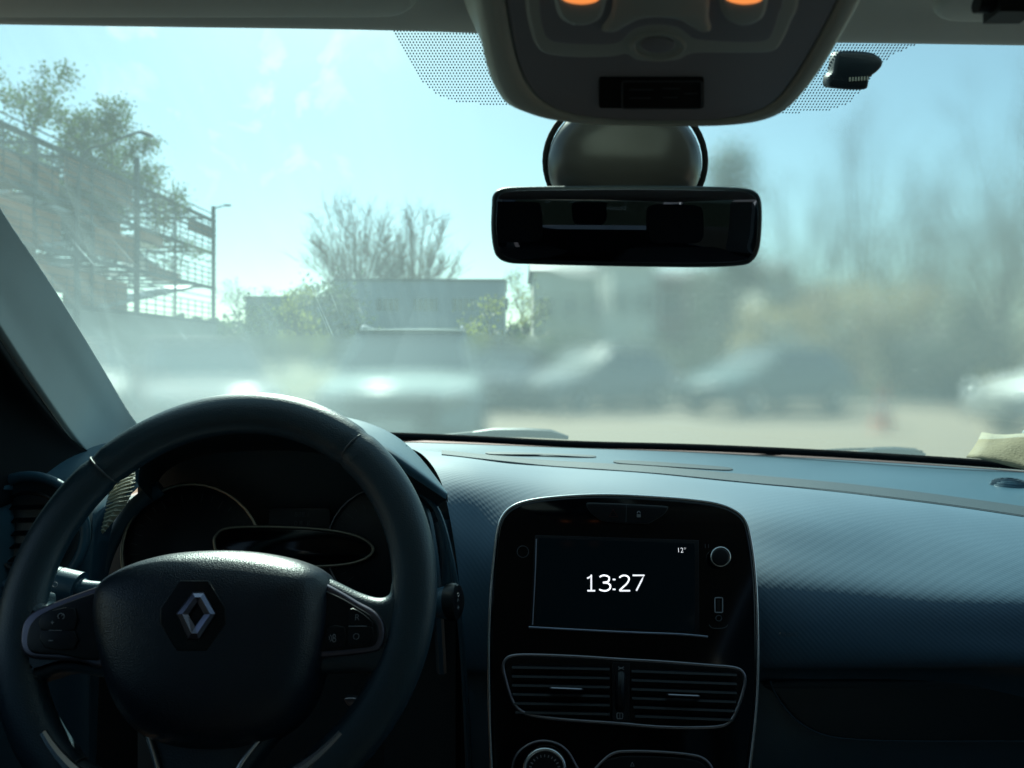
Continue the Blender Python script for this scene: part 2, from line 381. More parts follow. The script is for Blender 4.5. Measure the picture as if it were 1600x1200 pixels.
def side_glass():
    m = bpy.data.materials.new('tinted_side_glass'); m.use_nodes = True; nt = m.node_tree; nt.nodes.clear()
    out = nt.nodes.new('ShaderNodeOutputMaterial'); tr = nt.nodes.new('ShaderNodeBsdfTransparent'); tr.inputs[0].default_value = (.22, .28, .30, 1)
    gl = nt.nodes.new('ShaderNodeBsdfGlossy'); gl.inputs['Roughness'].default_value = .02; mx = nt.nodes.new('ShaderNodeMixShader'); mx.inputs[0].default_value = .06
    n = nt.nodes.new('ShaderNodeTexNoise'); cr_ = nt.nodes.new('ShaderNodeMapRange'); cr_.inputs[3].default_value = .04; cr_.inputs[4].default_value = .09
    nt.links.new(n.outputs['Fac'], cr_.inputs[0]); nt.links.new(cr_.outputs[0], mx.inputs[0])
    nt.links.new(tr.outputs[0], mx.inputs[1]); nt.links.new(gl.outputs[0], mx.inputs[2]); nt.links.new(mx.outputs[0], out.inputs[0]); return m
wglass = glass_mat(); sglass = side_glass()

# ================================================================== THE CAR WE SIT IN
car = empty('car', CAR_LOC, label='car we look out of, its dark cockpit with diamond badge wheel and clock screen', cat='car')
def shift(g, d): return [[p + d for p in r] for r in g]

# ---- dashboard pad (passenger and centre side)
DCOLS = [
 [(600,691,1.26),(618,697,1.18),(645,702,1.10),(668,718,1.00),(690,755,.93),(704,815,.885),(714,880,.86),(722,960,.84),(728,1045,.83),(731,1062,.845),(738,1210,.83),(745,1500,.85)],
 [(690,693,1.29),(702,701,1.20),(714,708,1.12),(730,722,1.02),(742,755,.95),(748,815,.90),(752,880,.865),(754,960,.845),(756,1045,.835),(757,1062,.845),(758,1210,.83),(760,1500,.85)],
 [(860,699,1.33),(862,714,1.22),(864,724,1.15),(866,738,1.06),(868,765,.98),(870,822,.91),(872,890,.87),(872,960,.85),(872,1045,.84),(872,1062,.85),(872,1210,.83),(872,1500,.85)],
 [(1030,705,1.34),(1030,722,1.22),(1030,735,1.14),(1030,750,1.05),(1030,780,.97),(1030,830,.90),(1030,895,.86),(1030,965,.84),(1030,1045,.83),(1030,1062,.84),(1030,1210,.83),(1030,1500,.85)],
 [(1185,712,1.33),(1187,737,1.18),(1189,753,1.09),(1190,766,1.02),(1192,805,.92),(1194,855,.86),(1195,910,.815),(1196,975,.79),(1197,1040,.785),(1197,1060,.805),(1197,1210,.81),(1197,1500,.85)],
 [(1400,724,1.28),(1402,755,1.11),(1403,774,1.03),(1404,790,.97),(1405,828,.90),(1405,878,.84),(1405,930,.795),(1405,985,.775),(1405,1040,.77),(1405,1060,.80),(1405,1210,.81),(1405,1500,.85)],
 [(1600,738,1.18),(1602,777,1.02),(1603,802,.95),(1604,818,.91),(1605,855,.855),(1605,897,.81),(1605,942,.775),(1605,992,.76),(1605,1040,.755),(1605,1060,.79),(1605,1210,.81),(1605,1500,.85)],
 [(1830,762,1.00),(1830,805,.90),(1830,832,.86),(1830,848,.83),(1830,882,.80),(1830,920,.77),(1830,960,.75),(1830,1005,.745),(1830,1045,.745),(1830,1065,.78),(1830,1210,.80),(1830,1500,.85)],
 [(2050,785,.90),(2050,830,.82),(2050,860,.79),(2050,880,.77),(2050,910,.76),(2050,945,.74),(2050,985,.73),(2050,1025,.73),(2050,1060,.73),(2050,1080,.77),(2050,1230,.80),(2050,1500,.85)],
]
dash, G = patch('dashboard', [[W(*p) for p in c] for c in DCOLS], [pad, smoothp], car, 8, 8)
# tray behind the crest and lower panel are smooth plastic
nrow = len(G); ncol = len(G[0])
def rowband(a, b): return range(int(a * 8), int(b * 8))
mi = []
for j in range(nrow - 1):
    for i in range(ncol - 1): mi.append(1 if (j < 17 or j >= 8 * 8 + 2) else 0)
dash.data.polygons.foreach_set('material_index', mi)
def on_dash(px, py, lift=0):
    best = None; bd = 1e9
    for j, r in enumerate(G):
        for i, p in enumerate(r):
            qx = 800 + F * p.x / p.y; qy = HOR - F * (p.z - EYE) / p.y; d = (qx - px) ** 2 + (qy - py) ** 2
            if d < bd: bd = d; best = (j, i)
    j, i = best; j = min(j, len(G) - 2); i = min(i, len(G[0]) - 2); p = G[j][i]
    n = (G[j][i + 1] - p).cross(G[j + 1][i] - p).normalized()
    if n.z < 0 and n.y > 0: n = -n
    if n.z < -.2: n = -n
    d = Vector(((px - 800) / F, 1, -(py - HOR) / F)); c = Vector((0, 0, EYE)); t = (p + n * lift - c).dot(n) / d.dot(n)
    return c + d * t
def decal(name, pts, mat, lift=.0015, sm=5, parent=None, r=None):
    q = catmull([on_dash(x, y, lift) for x, y in pts], sm, True)
    c = sum(q, Vector()) / len(q); N = len(q)
    mb = MB(); vs = q + [p - Vector((0, 0, .006)) for p in q] + [c]
    mb.add(vs, [(i, (i + 1) % N, 2 * N) for i in range(N)] + [(i, N + i, N + (i + 1) % N, (i + 1) % N) for i in range(N)])
    return mb.build(name, mat, parent or dash, sharp=40)
# groove along the crest, defroster slots, sun sensor, faint embossed word
mb = MB(); mb.path(catmull([on_dash(x, y, -.001) for x, y in ((690,712),(780,722),(860,730),(950,736),(1030,742),(1110,750),(1190,758),(1300,768),(1400,780),(1500,793),(1600,808),(1720,826),(1830,840))], 8), .0026, 6)
mb.build('crest_groove', darkp, dash)
def ribbon(name, pts, w0, mat, lift=.0008):
    q0 = catmull([on_dash(x, y, lift) for x, y in pts], 6); q1 = catmull([on_dash(x, y + w_, lift) for (x, y), w_ in zip(pts, w0)], 6)
    n_ = len(q0); return mesh(name, q0 + q1, [(i, i + 1, n_ + i + 1, n_ + i) for i in range(n_ - 1)], mat, dash)
ribbon('crest_band', [(690,703),(780,712),(860,719),(950,724),(1030,729),(1110,736),(1190,743),(1300,753),(1400,764),(1500,777),(1600,791),(1720,809),(1830,823)], [7, 8, 9, 10, 11, 12, 13, 14, 15, 15, 16, 16, 16], pbr('dull_band', (.008, .028, .044), .6, spec=.5, bump=('grain', 700, .4)))
lipc = [[W(*c[0]), W(c[0][0], c[0][1] - 1, c[0][2] + .05), W(c[0][0], c[0][1] - 1, c[0][2] + .14)] for c in DCOLS]
patch('front_lip', lipc, matte, dash, 6, 2)
decal('defroster_slot', [(965,719),(1020,721),(1080,725),(1138,730),(1138,734),(1080,731),(1020,727),(965,723)], darkp)
decal('defroster_slot', [(765,706),(820,707),(880,709),(926,711),(926,714),(880,713),(820,711),(765,709)], darkp)
pc = on_dash(1578, 757, 0)
mb = MB()
for k in range(5):
    t0, t1 = k / 5 * math.pi / 2, (k + 1) / 5 * math.pi / 2
    mb.path([pc + Vector((.024 * math.cos(a), .024 * math.sin(a), .007 * math.sin(t0) - .001)) * 1 for a in [2 * math.pi * i / 28 for i in range(28)]] if k == 0 else [pc + Vector((.022 * math.cos(t0) * math.cos(a), .022 * math.cos(t0) * math.sin(a), .007 * math.sin(t0))) for a in [2 * math.pi * i / 28 for i in range(28)]], .0028, 6, True)
mb.box(pc + Vector((0, 0, .003)), (.02, .02, .007)); mb.build('sun_sensor', smoothp, dash)
PE = Plane(1230, 992, .777, 4)
text('embossed_word', 'AIRBAG', .006, PE, 1232, 992, .004, icon_dim, dash)

# ---- glovebox
PG = Plane(1400, 1110, .800, 2)
lid_pts = [(1203,1064),(1212,1085),(1228,1108),(1252,1131),(1290,1149),(1350,1156),(1450,1158),(1600,1158),(1800,1160),(1900,1150),(1930,1110),(1930,1064),(1800,1062),(1600,1061),(1400,1061)]
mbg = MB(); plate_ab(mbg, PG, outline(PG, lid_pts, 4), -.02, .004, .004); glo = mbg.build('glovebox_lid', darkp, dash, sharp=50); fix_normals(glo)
ring('glovebox_seam', PG, lid_pts[:11], .0011, smoothp, dash, h=.003, closed=False)

# ---- dashboard outer pad on the driver side
LC = [
 [(-420,700,.62),(-420,760,.60),(-420,860,.60),(-420,1000,.62),(-420,1200,.64),(-420,1500,.66)],
 [(-40,694,.84),(-40,760,.76),(-40,800,.745),(-40,900,.75),(-40,1200,.76),(-40,1500,.78)],
 [(60,690,.97),(55,728,.88),(52,790,.82),(52,900,.80),(60,1200,.80),(60,1500,.80)],
 [(150,690,1.06),(140,722,.93),(132,790,.835),(128,900,.81),(130,1200,.81),(130,1500,.80)],
 [(205,690,1.10),(186,716,.96),(170,775,.855),(152,850,.825),(140,1200,.815),(140,1500,.80)],
 [(262,690,1.12),(236,703,.98),(222,752,.872),(170,846,.845),(150,1200,.83),(150,1500,.80)],
]
ld, GL = patch('dashboard_end_pad', [[W(*p) for p in c] for c in LC], [smoothp, pad], car, 8, 8)
mi = []
for j in range(len(GL) - 1):
    for i in range(len(GL[0]) - 1): mi.append(1 if i >= 32 and j < 24 else 0)
ld.data.polygons.foreach_set('material_index', mi)

# ribbed trim beside the binnacle; its pale cream colour paints the sunlight in
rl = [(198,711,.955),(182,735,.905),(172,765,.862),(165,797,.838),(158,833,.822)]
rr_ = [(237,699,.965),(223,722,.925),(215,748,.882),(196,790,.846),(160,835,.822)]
patch('ribbed_trim', [[W(*p) for p in rl], [W((a[0] + b[0]) / 2, (a[1] + b[1]) / 2 - 2, (a[2] + b[2]) / 2 - .004) for a, b in zip(rl, rr_)], [W(*p) for p in rr_]], pbr('sunlit_ribbed_plastic', (.34, .32, .24), .5, bump=('grain', 500, .3)), ld, 8, 6)
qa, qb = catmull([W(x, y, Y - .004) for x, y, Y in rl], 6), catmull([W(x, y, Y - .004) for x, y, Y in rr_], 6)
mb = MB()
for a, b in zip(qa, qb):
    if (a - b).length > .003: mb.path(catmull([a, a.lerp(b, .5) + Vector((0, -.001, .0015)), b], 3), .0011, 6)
ribs_ = mb.build('trim_rib', MATS['sunlit_ribbed_plastic'], ld)
# ---- instrument binnacle
front = [(216,757,.82),(219,728,.815),(240,698,.81),(300,681,.81),(380,671,.82),(460,672,.82),(540,689,.81),(600,717,.80),(650,749,.79),(697,780,.785)]
lipo = [(212,745,.83),(214,718,.825),(238,690,.82),(298,673,.82),(380,662,.83),(460,661,.83),(540,672,.82),(602,697,.81),(652,731,.80),(699,771,.79)]
mid_ = [(224,722,.95),(230,702,.95),(252,680,.95),(304,664,.97),(382,654,.98),(462,652,.98),(540,660,.96),(603,682,.93),(652,716,.89),(699,770,.80)]
rear = [(238,715,1.10),(245,700,1.1),(262,676,1.12),(308,660,1.15),(384,650,1.18),(462,647,1.18),(540,654,1.15),(600,672,1.08),(648,706,.98),(699,771,.815)]
rear2 = [(238,760,1.10),(245,730,1.1),(262,706,1.12),(308,690,1.15),(384,690,1.2),(462,690,1.2),(540,694,1.2),(600,704,1.1),(648,722,1.0),(700,785,.83)]
hood, _ = patch('instrument_binnacle', [[W(*a), W(*b), W(*c), W(*d), W(*e)] for a, b, c, d, e in zip(front, lipo, mid_, rear, rear2)], smoothp, car, 6, 5)
# inner shade of the hood and the recessed dark wall
inner0 = [(x, y + 1, Y) for x, y, Y in front]
inner1 = [(245,790,.93),(245,760,.94),(262,735,.95),(310,715,.96),(384,706,.96),(460,706,.96),(530,716,.96),(590,740,.95),(630,770,.94),(672,800,.92)]
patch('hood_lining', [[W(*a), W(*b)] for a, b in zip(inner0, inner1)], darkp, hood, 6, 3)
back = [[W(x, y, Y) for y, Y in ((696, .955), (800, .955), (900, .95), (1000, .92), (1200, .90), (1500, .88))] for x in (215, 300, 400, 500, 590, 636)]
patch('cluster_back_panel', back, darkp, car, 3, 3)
PC = Plane(400, 860, .885, 20)
# surround with its smooth rim, gauges
ring('cluster_surround', PC, [(252,762),(212,790),(180,835),(160,880),(150,930),(150,985),(400,1010),(600,1000),(690,940),(700,870),(690,815)], .010, smoothp, hood, h=-.002, closed=False, flat=.9, seg=12)
gl1 = plate('gauge_face', PC, ell(300, 866, 108, 108, 36), -.02, -.004, gloss2, hood, n=1, smooth=False)
ring('gauge_ring', PC, ell(300, 866, 110, 110, 36), .0022, brass, gl1, h=.0, n=1)
gl2 = plate('gauge_face', PC, ell(606, 856, 94, 94, 36), -.02, -.004, gloss2, hood, n=1, smooth=False)
ring('gauge_ring', PC, ell(606, 856, 96, 96, 36), .0010, chrome_d, gl2, h=.0, n=1)
for (cx, cy, rr_, gp) in ((300, 866, 96, gl1), (606, 856, 84, gl2)):
    mbt = MB()
    for k in range(27):
        a = R(140 + 260 * k / 26)
        mbt.seg(PC.at(cx + rr_ * math.cos(a), cy + rr_ * math.sin(a), -.0035), PC.at(cx + (rr_ - (9 if k % 2 else 14)) * math.cos(a), cy + (rr_ - (9 if k % 2 else 14)) * math.sin(a), -.0035), .0003, .0003)
    mbt.build('dial_tick', icon_dim, gp)
dsp = plate('trip_display', PC, rrect(420, 793, 516, 850, 6), -.02, -.002, gloss2, hood, n=1, smooth=False)
text('display_digits', '888.1', .0085, PC, 472, 804, -.0012, icon_dim, dsp); text('display_digits', '0.8  8', .0085, PC, 472, 818, -.0012, icon_dim, dsp)
lens = plate('display_lens', PC, [(335,849),(338,836),(352,826),(390,823),(450,824),(510,828),(552,836),(576,848),(583,860),(572,872),(545,881),(500,885),(440,886),(380,884),(345,874)], -.012, .004, gloss, hood, n=4, bev=.002)
ring('display_ring', PC, [(335,849),(338,836),(352,826),(390,823),(450,824),(510,828),(552,836),(576,848),(583,860),(572,872),(545,881),(500,885),(440,886),(380,884),(345,874)], .0018, brass, lens, h=.005, n=4)
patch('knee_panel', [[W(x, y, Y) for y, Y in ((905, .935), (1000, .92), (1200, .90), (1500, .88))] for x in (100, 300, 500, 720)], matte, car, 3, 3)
# side panel between wheel and centre: column shroud and trim
mb = MB()
mb.path(catmull([W(660,772,.86), W(684,800,.84), W(702,860,.83), W(716,940,.82), W(725,1050,.815), W(732,1200,.81), W(740,1450,.8)], 6), .0035, 8)
mb.build('pad_edge_trim', smoothp, car)
mb = MB()
mb.path(catmull([W(640,770,.88), W(664,800,.87), W(676,860,.86), W(684,940,.855), W(690,1050,.85)], 6), [.006] * 25, 8, flat=1.5)
mb.build('inner_trim_blade', smoothp, hood)
sidep = [[W(x, y, Y) for y, Y in ((800, .90), (900, .89), (1000, .875), (1100, .865), (1200, .86), (1500, .85))] for x in (600, 650, 690, 712)]
patch('lower_side_panel', sidep, darkp, car, 4, 4)
sh = [[W(338 + 95 * math.cos(R(a)) * k, 985 + 70 * math.sin(R(a)) * k, Y) for Y, k in ((.68, 1.0), (.78, .95), (.92, .9))] for a in range(0, 361, 30)]
patch('column_shroud', sh, darkp, car, 4, 3)
# ---- round side air vent
PV = Plane(45, 832, .79, 8, yaw=8)
vent = plate('side_air_vent', PV, ell(45, 832, 84, 84, 40), -.04, .002, darkp, car, n=1, smooth=False, bev=.002)
ring('vent_ring', PV, ell(45, 832, 88, 88, 40), .0055, smoothp, vent, h=.004, n=1, seg=12)
ring('vent_ring', PV, ell(45, 832, 62, 62, 40), .0022, gloss2, vent, h=.008, n=1)
for k in range(5):
    y = 792 + k * 20; hw = math.sqrt(max(0, 58 ** 2 - (y - 832) ** 2))
    mb = MB(); mb.box((PV.at(45, y, .004)), ((2 * hw) / F * .79, .008, .0015), M=Matrix.Rotation(R(8), 3, 'Z') @ Matrix.Rotation(R(25), 3, 'X')); mb.build('vent_slat', gloss2, vent)

# ---- stalks
def tubeW(mb, pts, rs, n=20, mi=0): mb.path(pts, rs, n, mi=mi)
st = empty('light_stalk', CAR_LOC); st.parent = car; st.matrix_parent_inverse = Matrix.Translation(-CAR_LOC)
def stalk(name, pts, rs):
    mb = MB(); q = catmull(pts, 6); rr = []
    for i in range(len(pts) - 1):
        for k in range(6): rr.append(rs[i] + (rs[i + 1] - rs[i]) * k / 6)
    rr.append(rs[-1]); mb.path(q, rr, 20); return mb.build(name, smoothp, car)
bpy.data.objects.remove(st)
s1 = stalk('light_stalk', [W(300,930,.74), W(200,925,.735), W(140,922,.73), (W(128,921,.73)), W(122,919,.73)], [.007, .008, .009, .0105, .011])
mb = MB(); mb.path([W(124,919,.73), W(100,914,.73), W(96,913,.73), W(92,912,.73)], [.0155, .0158, .0158, .0158], 24); mb.path([W(91,912,.73), W(50,905,.728), W(46,904,.728), W(44,903.5,.728)], [.0158, .0158, .0145, .01], 24); mb.build('light_switch_ring', smoothp, s1)
PS = Plane(72, 908, .711, 12, roll=4)
text('stalk_print', 'AUTO', .0072, PS, 73, 913, .0008, icon_m, s1, xs=1.1); 
mbi = MB()
for cx in (62, 79):
    mbi.path([PS.at(cx + 4 * math.cos(R(a)), 901.5 + 3.6 * math.sin(R(a)), .0006) for a in range(-90, 91, 20)], .00035, 5)
    mbi.seg(PS.at(cx, 898, .0006), PS.at(cx, 905, .0006), .00035, .00035)
    for dy in (-3, 0, 3): mbi.seg(PS.at(cx - 6, 901.5 + dy, .0006), PS.at(cx - 2, 901 + dy, .0006), .0003, .0003)
mbi.build('lamp_symbol', icon_m, s1)
s2 = stalk('wiper_stalk', [W(450,960,.74), W(600,950,.735), W(660,944,.73), W(690,942,.728), W(704,941,.727)], [.008, .009, .0105, .0150, .0172])
mb = MB(); mb.path([W(703,941,.727), W(707,940.5,.726), W(713,940,.726), W(717,940,.7255), W(719,940,.725)], [.0176, .0180, .0176, .0155, .010], 26); cap = mb.build('stalk_cap', gloss2, s2)
PS2 = Plane(714, 940, .722, 6, yaw=55)
for dy, b_ in ((-12, 'o'), (0, '^'), (10, '+')): text('cap_print', b_, .008, PS2, 716, 940 + dy, .0165, icon_m, s2)

# ================================================================== steering wheel
PWh = Plane(344, 930, .64, 25)
Rc = .1682
rimv = []; NA = 160; NS = 20; fs = []
for i in range(NA):
    a = 2 * math.pi * i / NA
    # fatter at the grips, flattened at the bottom
    g = .0174 + .0016 * math.exp(-((math.degrees(a) - 80) / 45) ** 2) + .0010 * max(0, math.cos(a))
    c = Vector((math.cos(a), math.sin(a))); rad = Rc
    seam = .0
    for sa in (138.5, 52, 235, 305):
        d = abs((math.degrees(a) - sa + 180) % 360 - 180)
        if d < 1.3: seam = .0014
    for k in range(NS):
        t = 2 * math.pi * k / NS
        rr = (g - seam) * (1.0 + .06 * math.cos(2 * t))
        q = rad + rr * math.cos(t)
        rimv.append(PWh.w(c.x * q, c.y * q, rr * .95 * math.sin(t)))
for i in range(NA):
    j = (i + 1) % NA
    for k in range(NS): fs.append((i * NS + k, i * NS + (k + 1) % NS, j * NS + (k + 1) % NS, j * NS + k))
wheel = mesh('steering_wheel', rimv, fs, leather, car); fix_normals(wheel)
def spoke_lo(name, pts, mat, h0, h1, bev, par=wheel): return plate(name, PWh, pts, h0, h1, mat, par, bev=bev)
# side spokes (body), satin surrounds, switch pads
lsp = plate('side_spoke', PWh, [(170,905),(120,925),(75,944),(60,940),(56,920),(30,930),(20,980),(24,1030),(40,1062),(60,1060),(100,1050),(170,1060),(220,1060),(220,905)], -.018, .010, leather, wheel, bev=.009)
rsp = plate('side_spoke', PWh, [(480,888),(520,905),(560,924),(590,932),(606,926),(614,905),(650,915),(662,960),(655,1020),(630,1060),(600,1062),(560,1050),(500,1052),(450,1052),(450,888)], -.018, .010, leather, wheel, bev=.009)
ltr = [(150,916),(110,930),(72,945),(47,958),(34,975),(30,1000),(33,1017),(46,1028),(80,1031),(120,1033),(165,1034),(165,914)]
rtr = [(495,905),(530,922),(560,940),(582,952),(596,966),(601,985),(598,1005),(588,1017),(560,1022),(530,1025),(490,1028),(470,1026),(470,905)]
lt_ = plate('spoke_surround', PWh, ltr, .006, .0145, silver, wheel, bev=.003, n=4)
rt_ = plate('spoke_surround', PWh, rtr, .006, .0145, silver, wheel, bev=.003, n=4)
def shrinkpx(pts, cx, cy, k): return [(cx + (x - cx) * k, cy + (y - cy) * k) for x, y in pts]
lp_ = [(150,925),(112,938),(76,953),(56,965),(45,980),(41,1000),(44,1014),(54,1021),(90,1023),(165,1025),(165,922)]
rp_ = [(490,915),(530,932),(558,948),(576,959),(588,972),(591,988),(588,1002),(580,1010),(558,1013),(530,1016),(485,1019),(470,1019),(470,915)]
lpad = plate('switch_pad', PWh, lp_, .010, .0165, gloss2, lt_, bev=.0015, n=4)
rpad = plate('switch_pad', PWh, rp_, .010, .0165, gloss2, rt_, bev=.0015, n=4)
def on_wheel_btn(pts, par, nm='button'): return plate(nm, PWh, pts, .0150, .0182, gloss2, par, bev=.0008, n=2)
on_wheel_btn([(64,962),(84,953),(116,950),(116,984),(64,984)], lt_); on_wheel_btn([(64,986),(116,986),(116,1014),(70,1012)], lt_)
on_wheel_btn([(546,951),(560,954),(576,966),(582,977),(546,977)], rt_); on_wheel_btn([(546,980),(582,980),(580,1002),(572,1008),(546,1008)], rt_)
on_wheel_btn([(512,980),(538,980),(538,1010),(512,1012)], rt_)
HB = .0186
mb = MB(); mb.path([PWh.at(x, y, HB) for x, y in ell(95.5, 963, 5, 4.5, 14, -230, 60)], .0004, 5); mb.seg(PWh.at(95.5, 963, HB), PWh.at(98, 960, HB), .0003, .0003)
mb.seg(PWh.at(79.5, 972.5, HB), PWh.at(84.5, 972.5, HB), .0004, .0004); mb.seg(PWh.at(82, 970, HB), PWh.at(82, 975, HB), .0004, .0004)
mb.seg(PWh.at(76, 1001, HB), PWh.at(83, 1001, HB), .0004, .0004); mb.seg(PWh.at(76, 985, HB), PWh.at(96, 985, HB), .0003, .0003); mb.build('switch_symbol', icon_m, lt_)
text('switch_letter', 'R', .0072, PWh, 558, 965, HB, icon_m, rt_); text('switch_letter', 'O', .0072, PWh, 556.5, 995, HB, icon_m, rt_)
mb = MB(); mb.seg(PWh.at(545, 978.5, HB), PWh.at(573, 978.5, HB), .0004, .0004)
for r_ in (3, 6): mb.path([PWh.at(x, y, HB) for x, y in ell(512, 997, r_, r_ * 1.1, 8, -50, 50)], .0003, 4)
mb.path([PWh.at(x, y, HB) for x, y in ell(522, 994, 2, 2.6, 10)], .0004, 4, True); mb.path([PWh.at(x, y, HB) for x, y in ell(522, 1000, 2.6, 3, 10)], .0004, 4, True)
mb.build('switch_symbol', icon_m, rt_)
# airbag cover
cov = [(138,925),(147,906),(172,888),(210,872),(260,860),(315,855),(372,855),(424,861),(470,872),(500,887),(511,905),(513,930),(512,965),(507,1003),(497,1046),(483,1090),(458,1128),(420,1156),(370,1172),(315,1176),(260,1170),(215,1154),(184,1126),(164,1090),(150,1045),(141,1000),(136,960)]
prof = [(0, -.014), (.0, -.002), (.010, .008), (.03, .0165), (.06, .024), (.10, .0302), (.155, .0355), (.22, .0395), (.32, .043), (.5, .0465), (.75, .048), (.95, .0485)]
cover = dome('airbag_cover', PWh, cov, prof, cover_m, wheel, n=6, hp=.022)
HE = .0478
# hexagonal recess and the diamond badge
hexp = [(281,907),(326,907),(352,950),(352,975),(322,1017),(276,1017),(250,975),(250,950)]
plate('badge_recess', PWh, hexp, .040, HE + .0012, gloss2, cover, bev=.001, n=1, smooth=False)
O = [(301,925),(319,925),(338,959),(311,1000),(293,1000),(275,959)]     # outer corners
I = [(308,941),(308,941),(319,960),(305,979),(305,979),(294,960)]       # inner corners
mbE = MB(); vo = [PWh.at(x, y, HE + .0012) for x, y in O]; vi = [PWh.at(x, y, HE + .0014) for x, y in I]
mo = [PWh.at(x + (sum(p[0] for p in O) / 6 - x) * .06, y + (962 - y) * .06, HE + .0042) for x, y in O]
mn = [PWh.at(x, y, HE + .0042) for x, y in I]
ridge = [PWh.at((a[0] + b[0]) / 2, (a[1] + b[1]) / 2, HE + .0068) for a, b in zip(O, I)]
allv = vo + mo + ridge + mn + vi; fsE = []
for a in range(4):
    for i in range(6): fsE.append((a * 6 + i, a * 6 + (i + 1) % 6, (a + 1) * 6 + (i + 1) % 6, (a + 1) * 6 + i))
mbE.add(allv, fsE); em = mbE.build('diamond_badge', pbr('badge_chrome', (.20, .20, .27), .3, metal=1), cover, smooth=False); fix_normals(em)
# lower forked spoke with bright edges
lowsp = plate('lower_spoke', PWh, [(215,1130),(240,1180),(250,1240),(255,1310),(300,1325),(350,1325),(352,1290),(372,1230),(405,1180),(440,1120),(330,1100)], -.016, .012, leather, wheel, bev=.008)
ring('spoke_edge_trim', PWh, [(232,1150),(241,1180),(249,1215),(254,1270)], .0024, chrome, lowsp, h=.012, closed=False)
ring('spoke_edge_trim', PWh, [(412,1148),(392,1172),(374,1198),(362,1230),(356,1270)], .0020, chrome, lowsp, h=.012, closed=False)
# bright chrome arc along the lower rim
mb = MB()
mb.path([PWh.w((Rc - .010) * math.cos(R(a)), (Rc - .010) * math.sin(R(a)), .0125) for a in range(222, 319, 4)], [.003 + .004 * math.sin(math.pi * i / 24) for i in range(25)], 8, flat=.8)
mb.build('rim_arc', chrome, wheel)
for sa in (138.5, 52, 235, 305):
    mb = MB(); pts = []
    for k in range(NS):
        t = 2 * math.pi * k / NS; rr = .0168; c = Vector((math.cos(R(sa)), math.sin(R(sa)))); q = Rc + rr * math.cos(t); pts.append(PWh.w(c.x * q, c.y * q, rr * math.sin(t)))
    mb.path(pts, .0009, 6, True)
    mb.build('rim_seam', MATS.get('seam_thread') or pbr('seam_thread', (.10, .11, .12), .6), wheel)
# key hanging behind the wheel
PK = Plane(548, 1097, .77, 10)
ky = plate('ignition_trim', PK, [(537,1092),(552,1090),(562,1093),(556,1101),(545,1104)], 0, .01, chrome_d, car, n=3, bev=.002)

# ================================================================== centre stack
PSt = Plane(975, 980, .765, 24, roll=.8)
so = [(765,1110),(764,1010),(767,930),(772,870),(778,826),(788,803),(806,789),(835,781),(880,776),(930,773.5),(975,774),(1030,777),(1080,781),(1120,787),(1148,798),(1165,815),(1174,850),(1180,900),(1183,960),(1184,1040),(1181,1110),(1172,1190),(1160,1270),(1140,1380),(980,1385),(800,1380),(775,1270),(768,1190)]
stack = plate('centre_console', PSt, so, -.05, .012, gloss, car, bev=.004, n=5)
ring('console_frame', PSt, so, .0017, chrome, stack, h=.0095, n=5)
HF = .012
# screen
scr_b = plate('screen_bezel', PSt, [(836,836),(1092,844),(1093,995),(828,982)], HF - .003, HF + .0012, gloss2, stack, n=1, smooth=False, bev=.0006)
scr = plate('touch_screen', PSt, [(842,840),(1086,849),(1086,987),(836,976)], HF, HF + .0022, screen_m, stack, n=1, smooth=False, bev=.0004)
ring('screen_lip', PSt, [(826,980),(900,984),(980,988),(1060,991),(1106,995)], .0011, pbr('lip_gloss', (.30, .34, .44), .3, metal=.9), stack, h=HF + .002, closed=False)
ring('screen_lip', PSt, [(838,842),(836,900),(832,976)], .0006, MATS['lip_gloss'], stack, h=HF + .002, closed=False)
GL7 = {'1': [[(.02, .80), (.18, .86), (.36, 1), (.36, 0)], [(.04, 0), (.68, 0)]],
 '3': [[(.06, .90), (.22, .985), (.45, .99), (.68, .90), (.72, .74), (.60, .58), (.28, .53)], [(.28, .53), (.62, .49), (.80, .33), (.76, .14), (.56, .01), (.28, 0), (.02, .08)]],
 '2': [[(.04, .86), (.22, .97), (.46, .99), (.68, .88), (.70, .68), (.54, .44), (.28, .22), (.04, .01)], [(.04, 0), (.80, 0)]],
 '7': [[(.02, 1), (.80, 1), (.66, .70), (.28, 0)]], ':': [[(.3, .14), (.3, .04)], [(.3, .78), (.3, .68)]]}
mbd = MB()
for ch, x0, wpx in (('1', 917, 19), ('3', 936, 22), (':', 953.5, 20), ('2', 967, 22), ('7', 988, 22.5)):
    for st_ in GL7[ch]:
        pts_ = [PSt.at(x0 + a_ * wpx, 923 - b_ * 24, HF + .0025) for a_, b_ in st_]
        if len(pts_) > 4: pts_ = catmull(pts_, 5)
        mbd.path(pts_, .00085 if ch != ':' else .0015, 8, flat=.25, up=PSt.n)
        for e_ in pts_[1:-1]:
            mbd.add([e_ + PSt.u * (.0009 * math.cos(k * .785)) + PSt.v * (.0009 * math.sin(k * .785)) + PSt.n * .0002 for k in range(8)], [tuple(range(8))])
mbd.build('clock_digits', digit_m, scr, smooth=False)
text('temperature_digits', '12°', .0072, PSt, 1065, 860, HF + .0024, digit_m, scr)
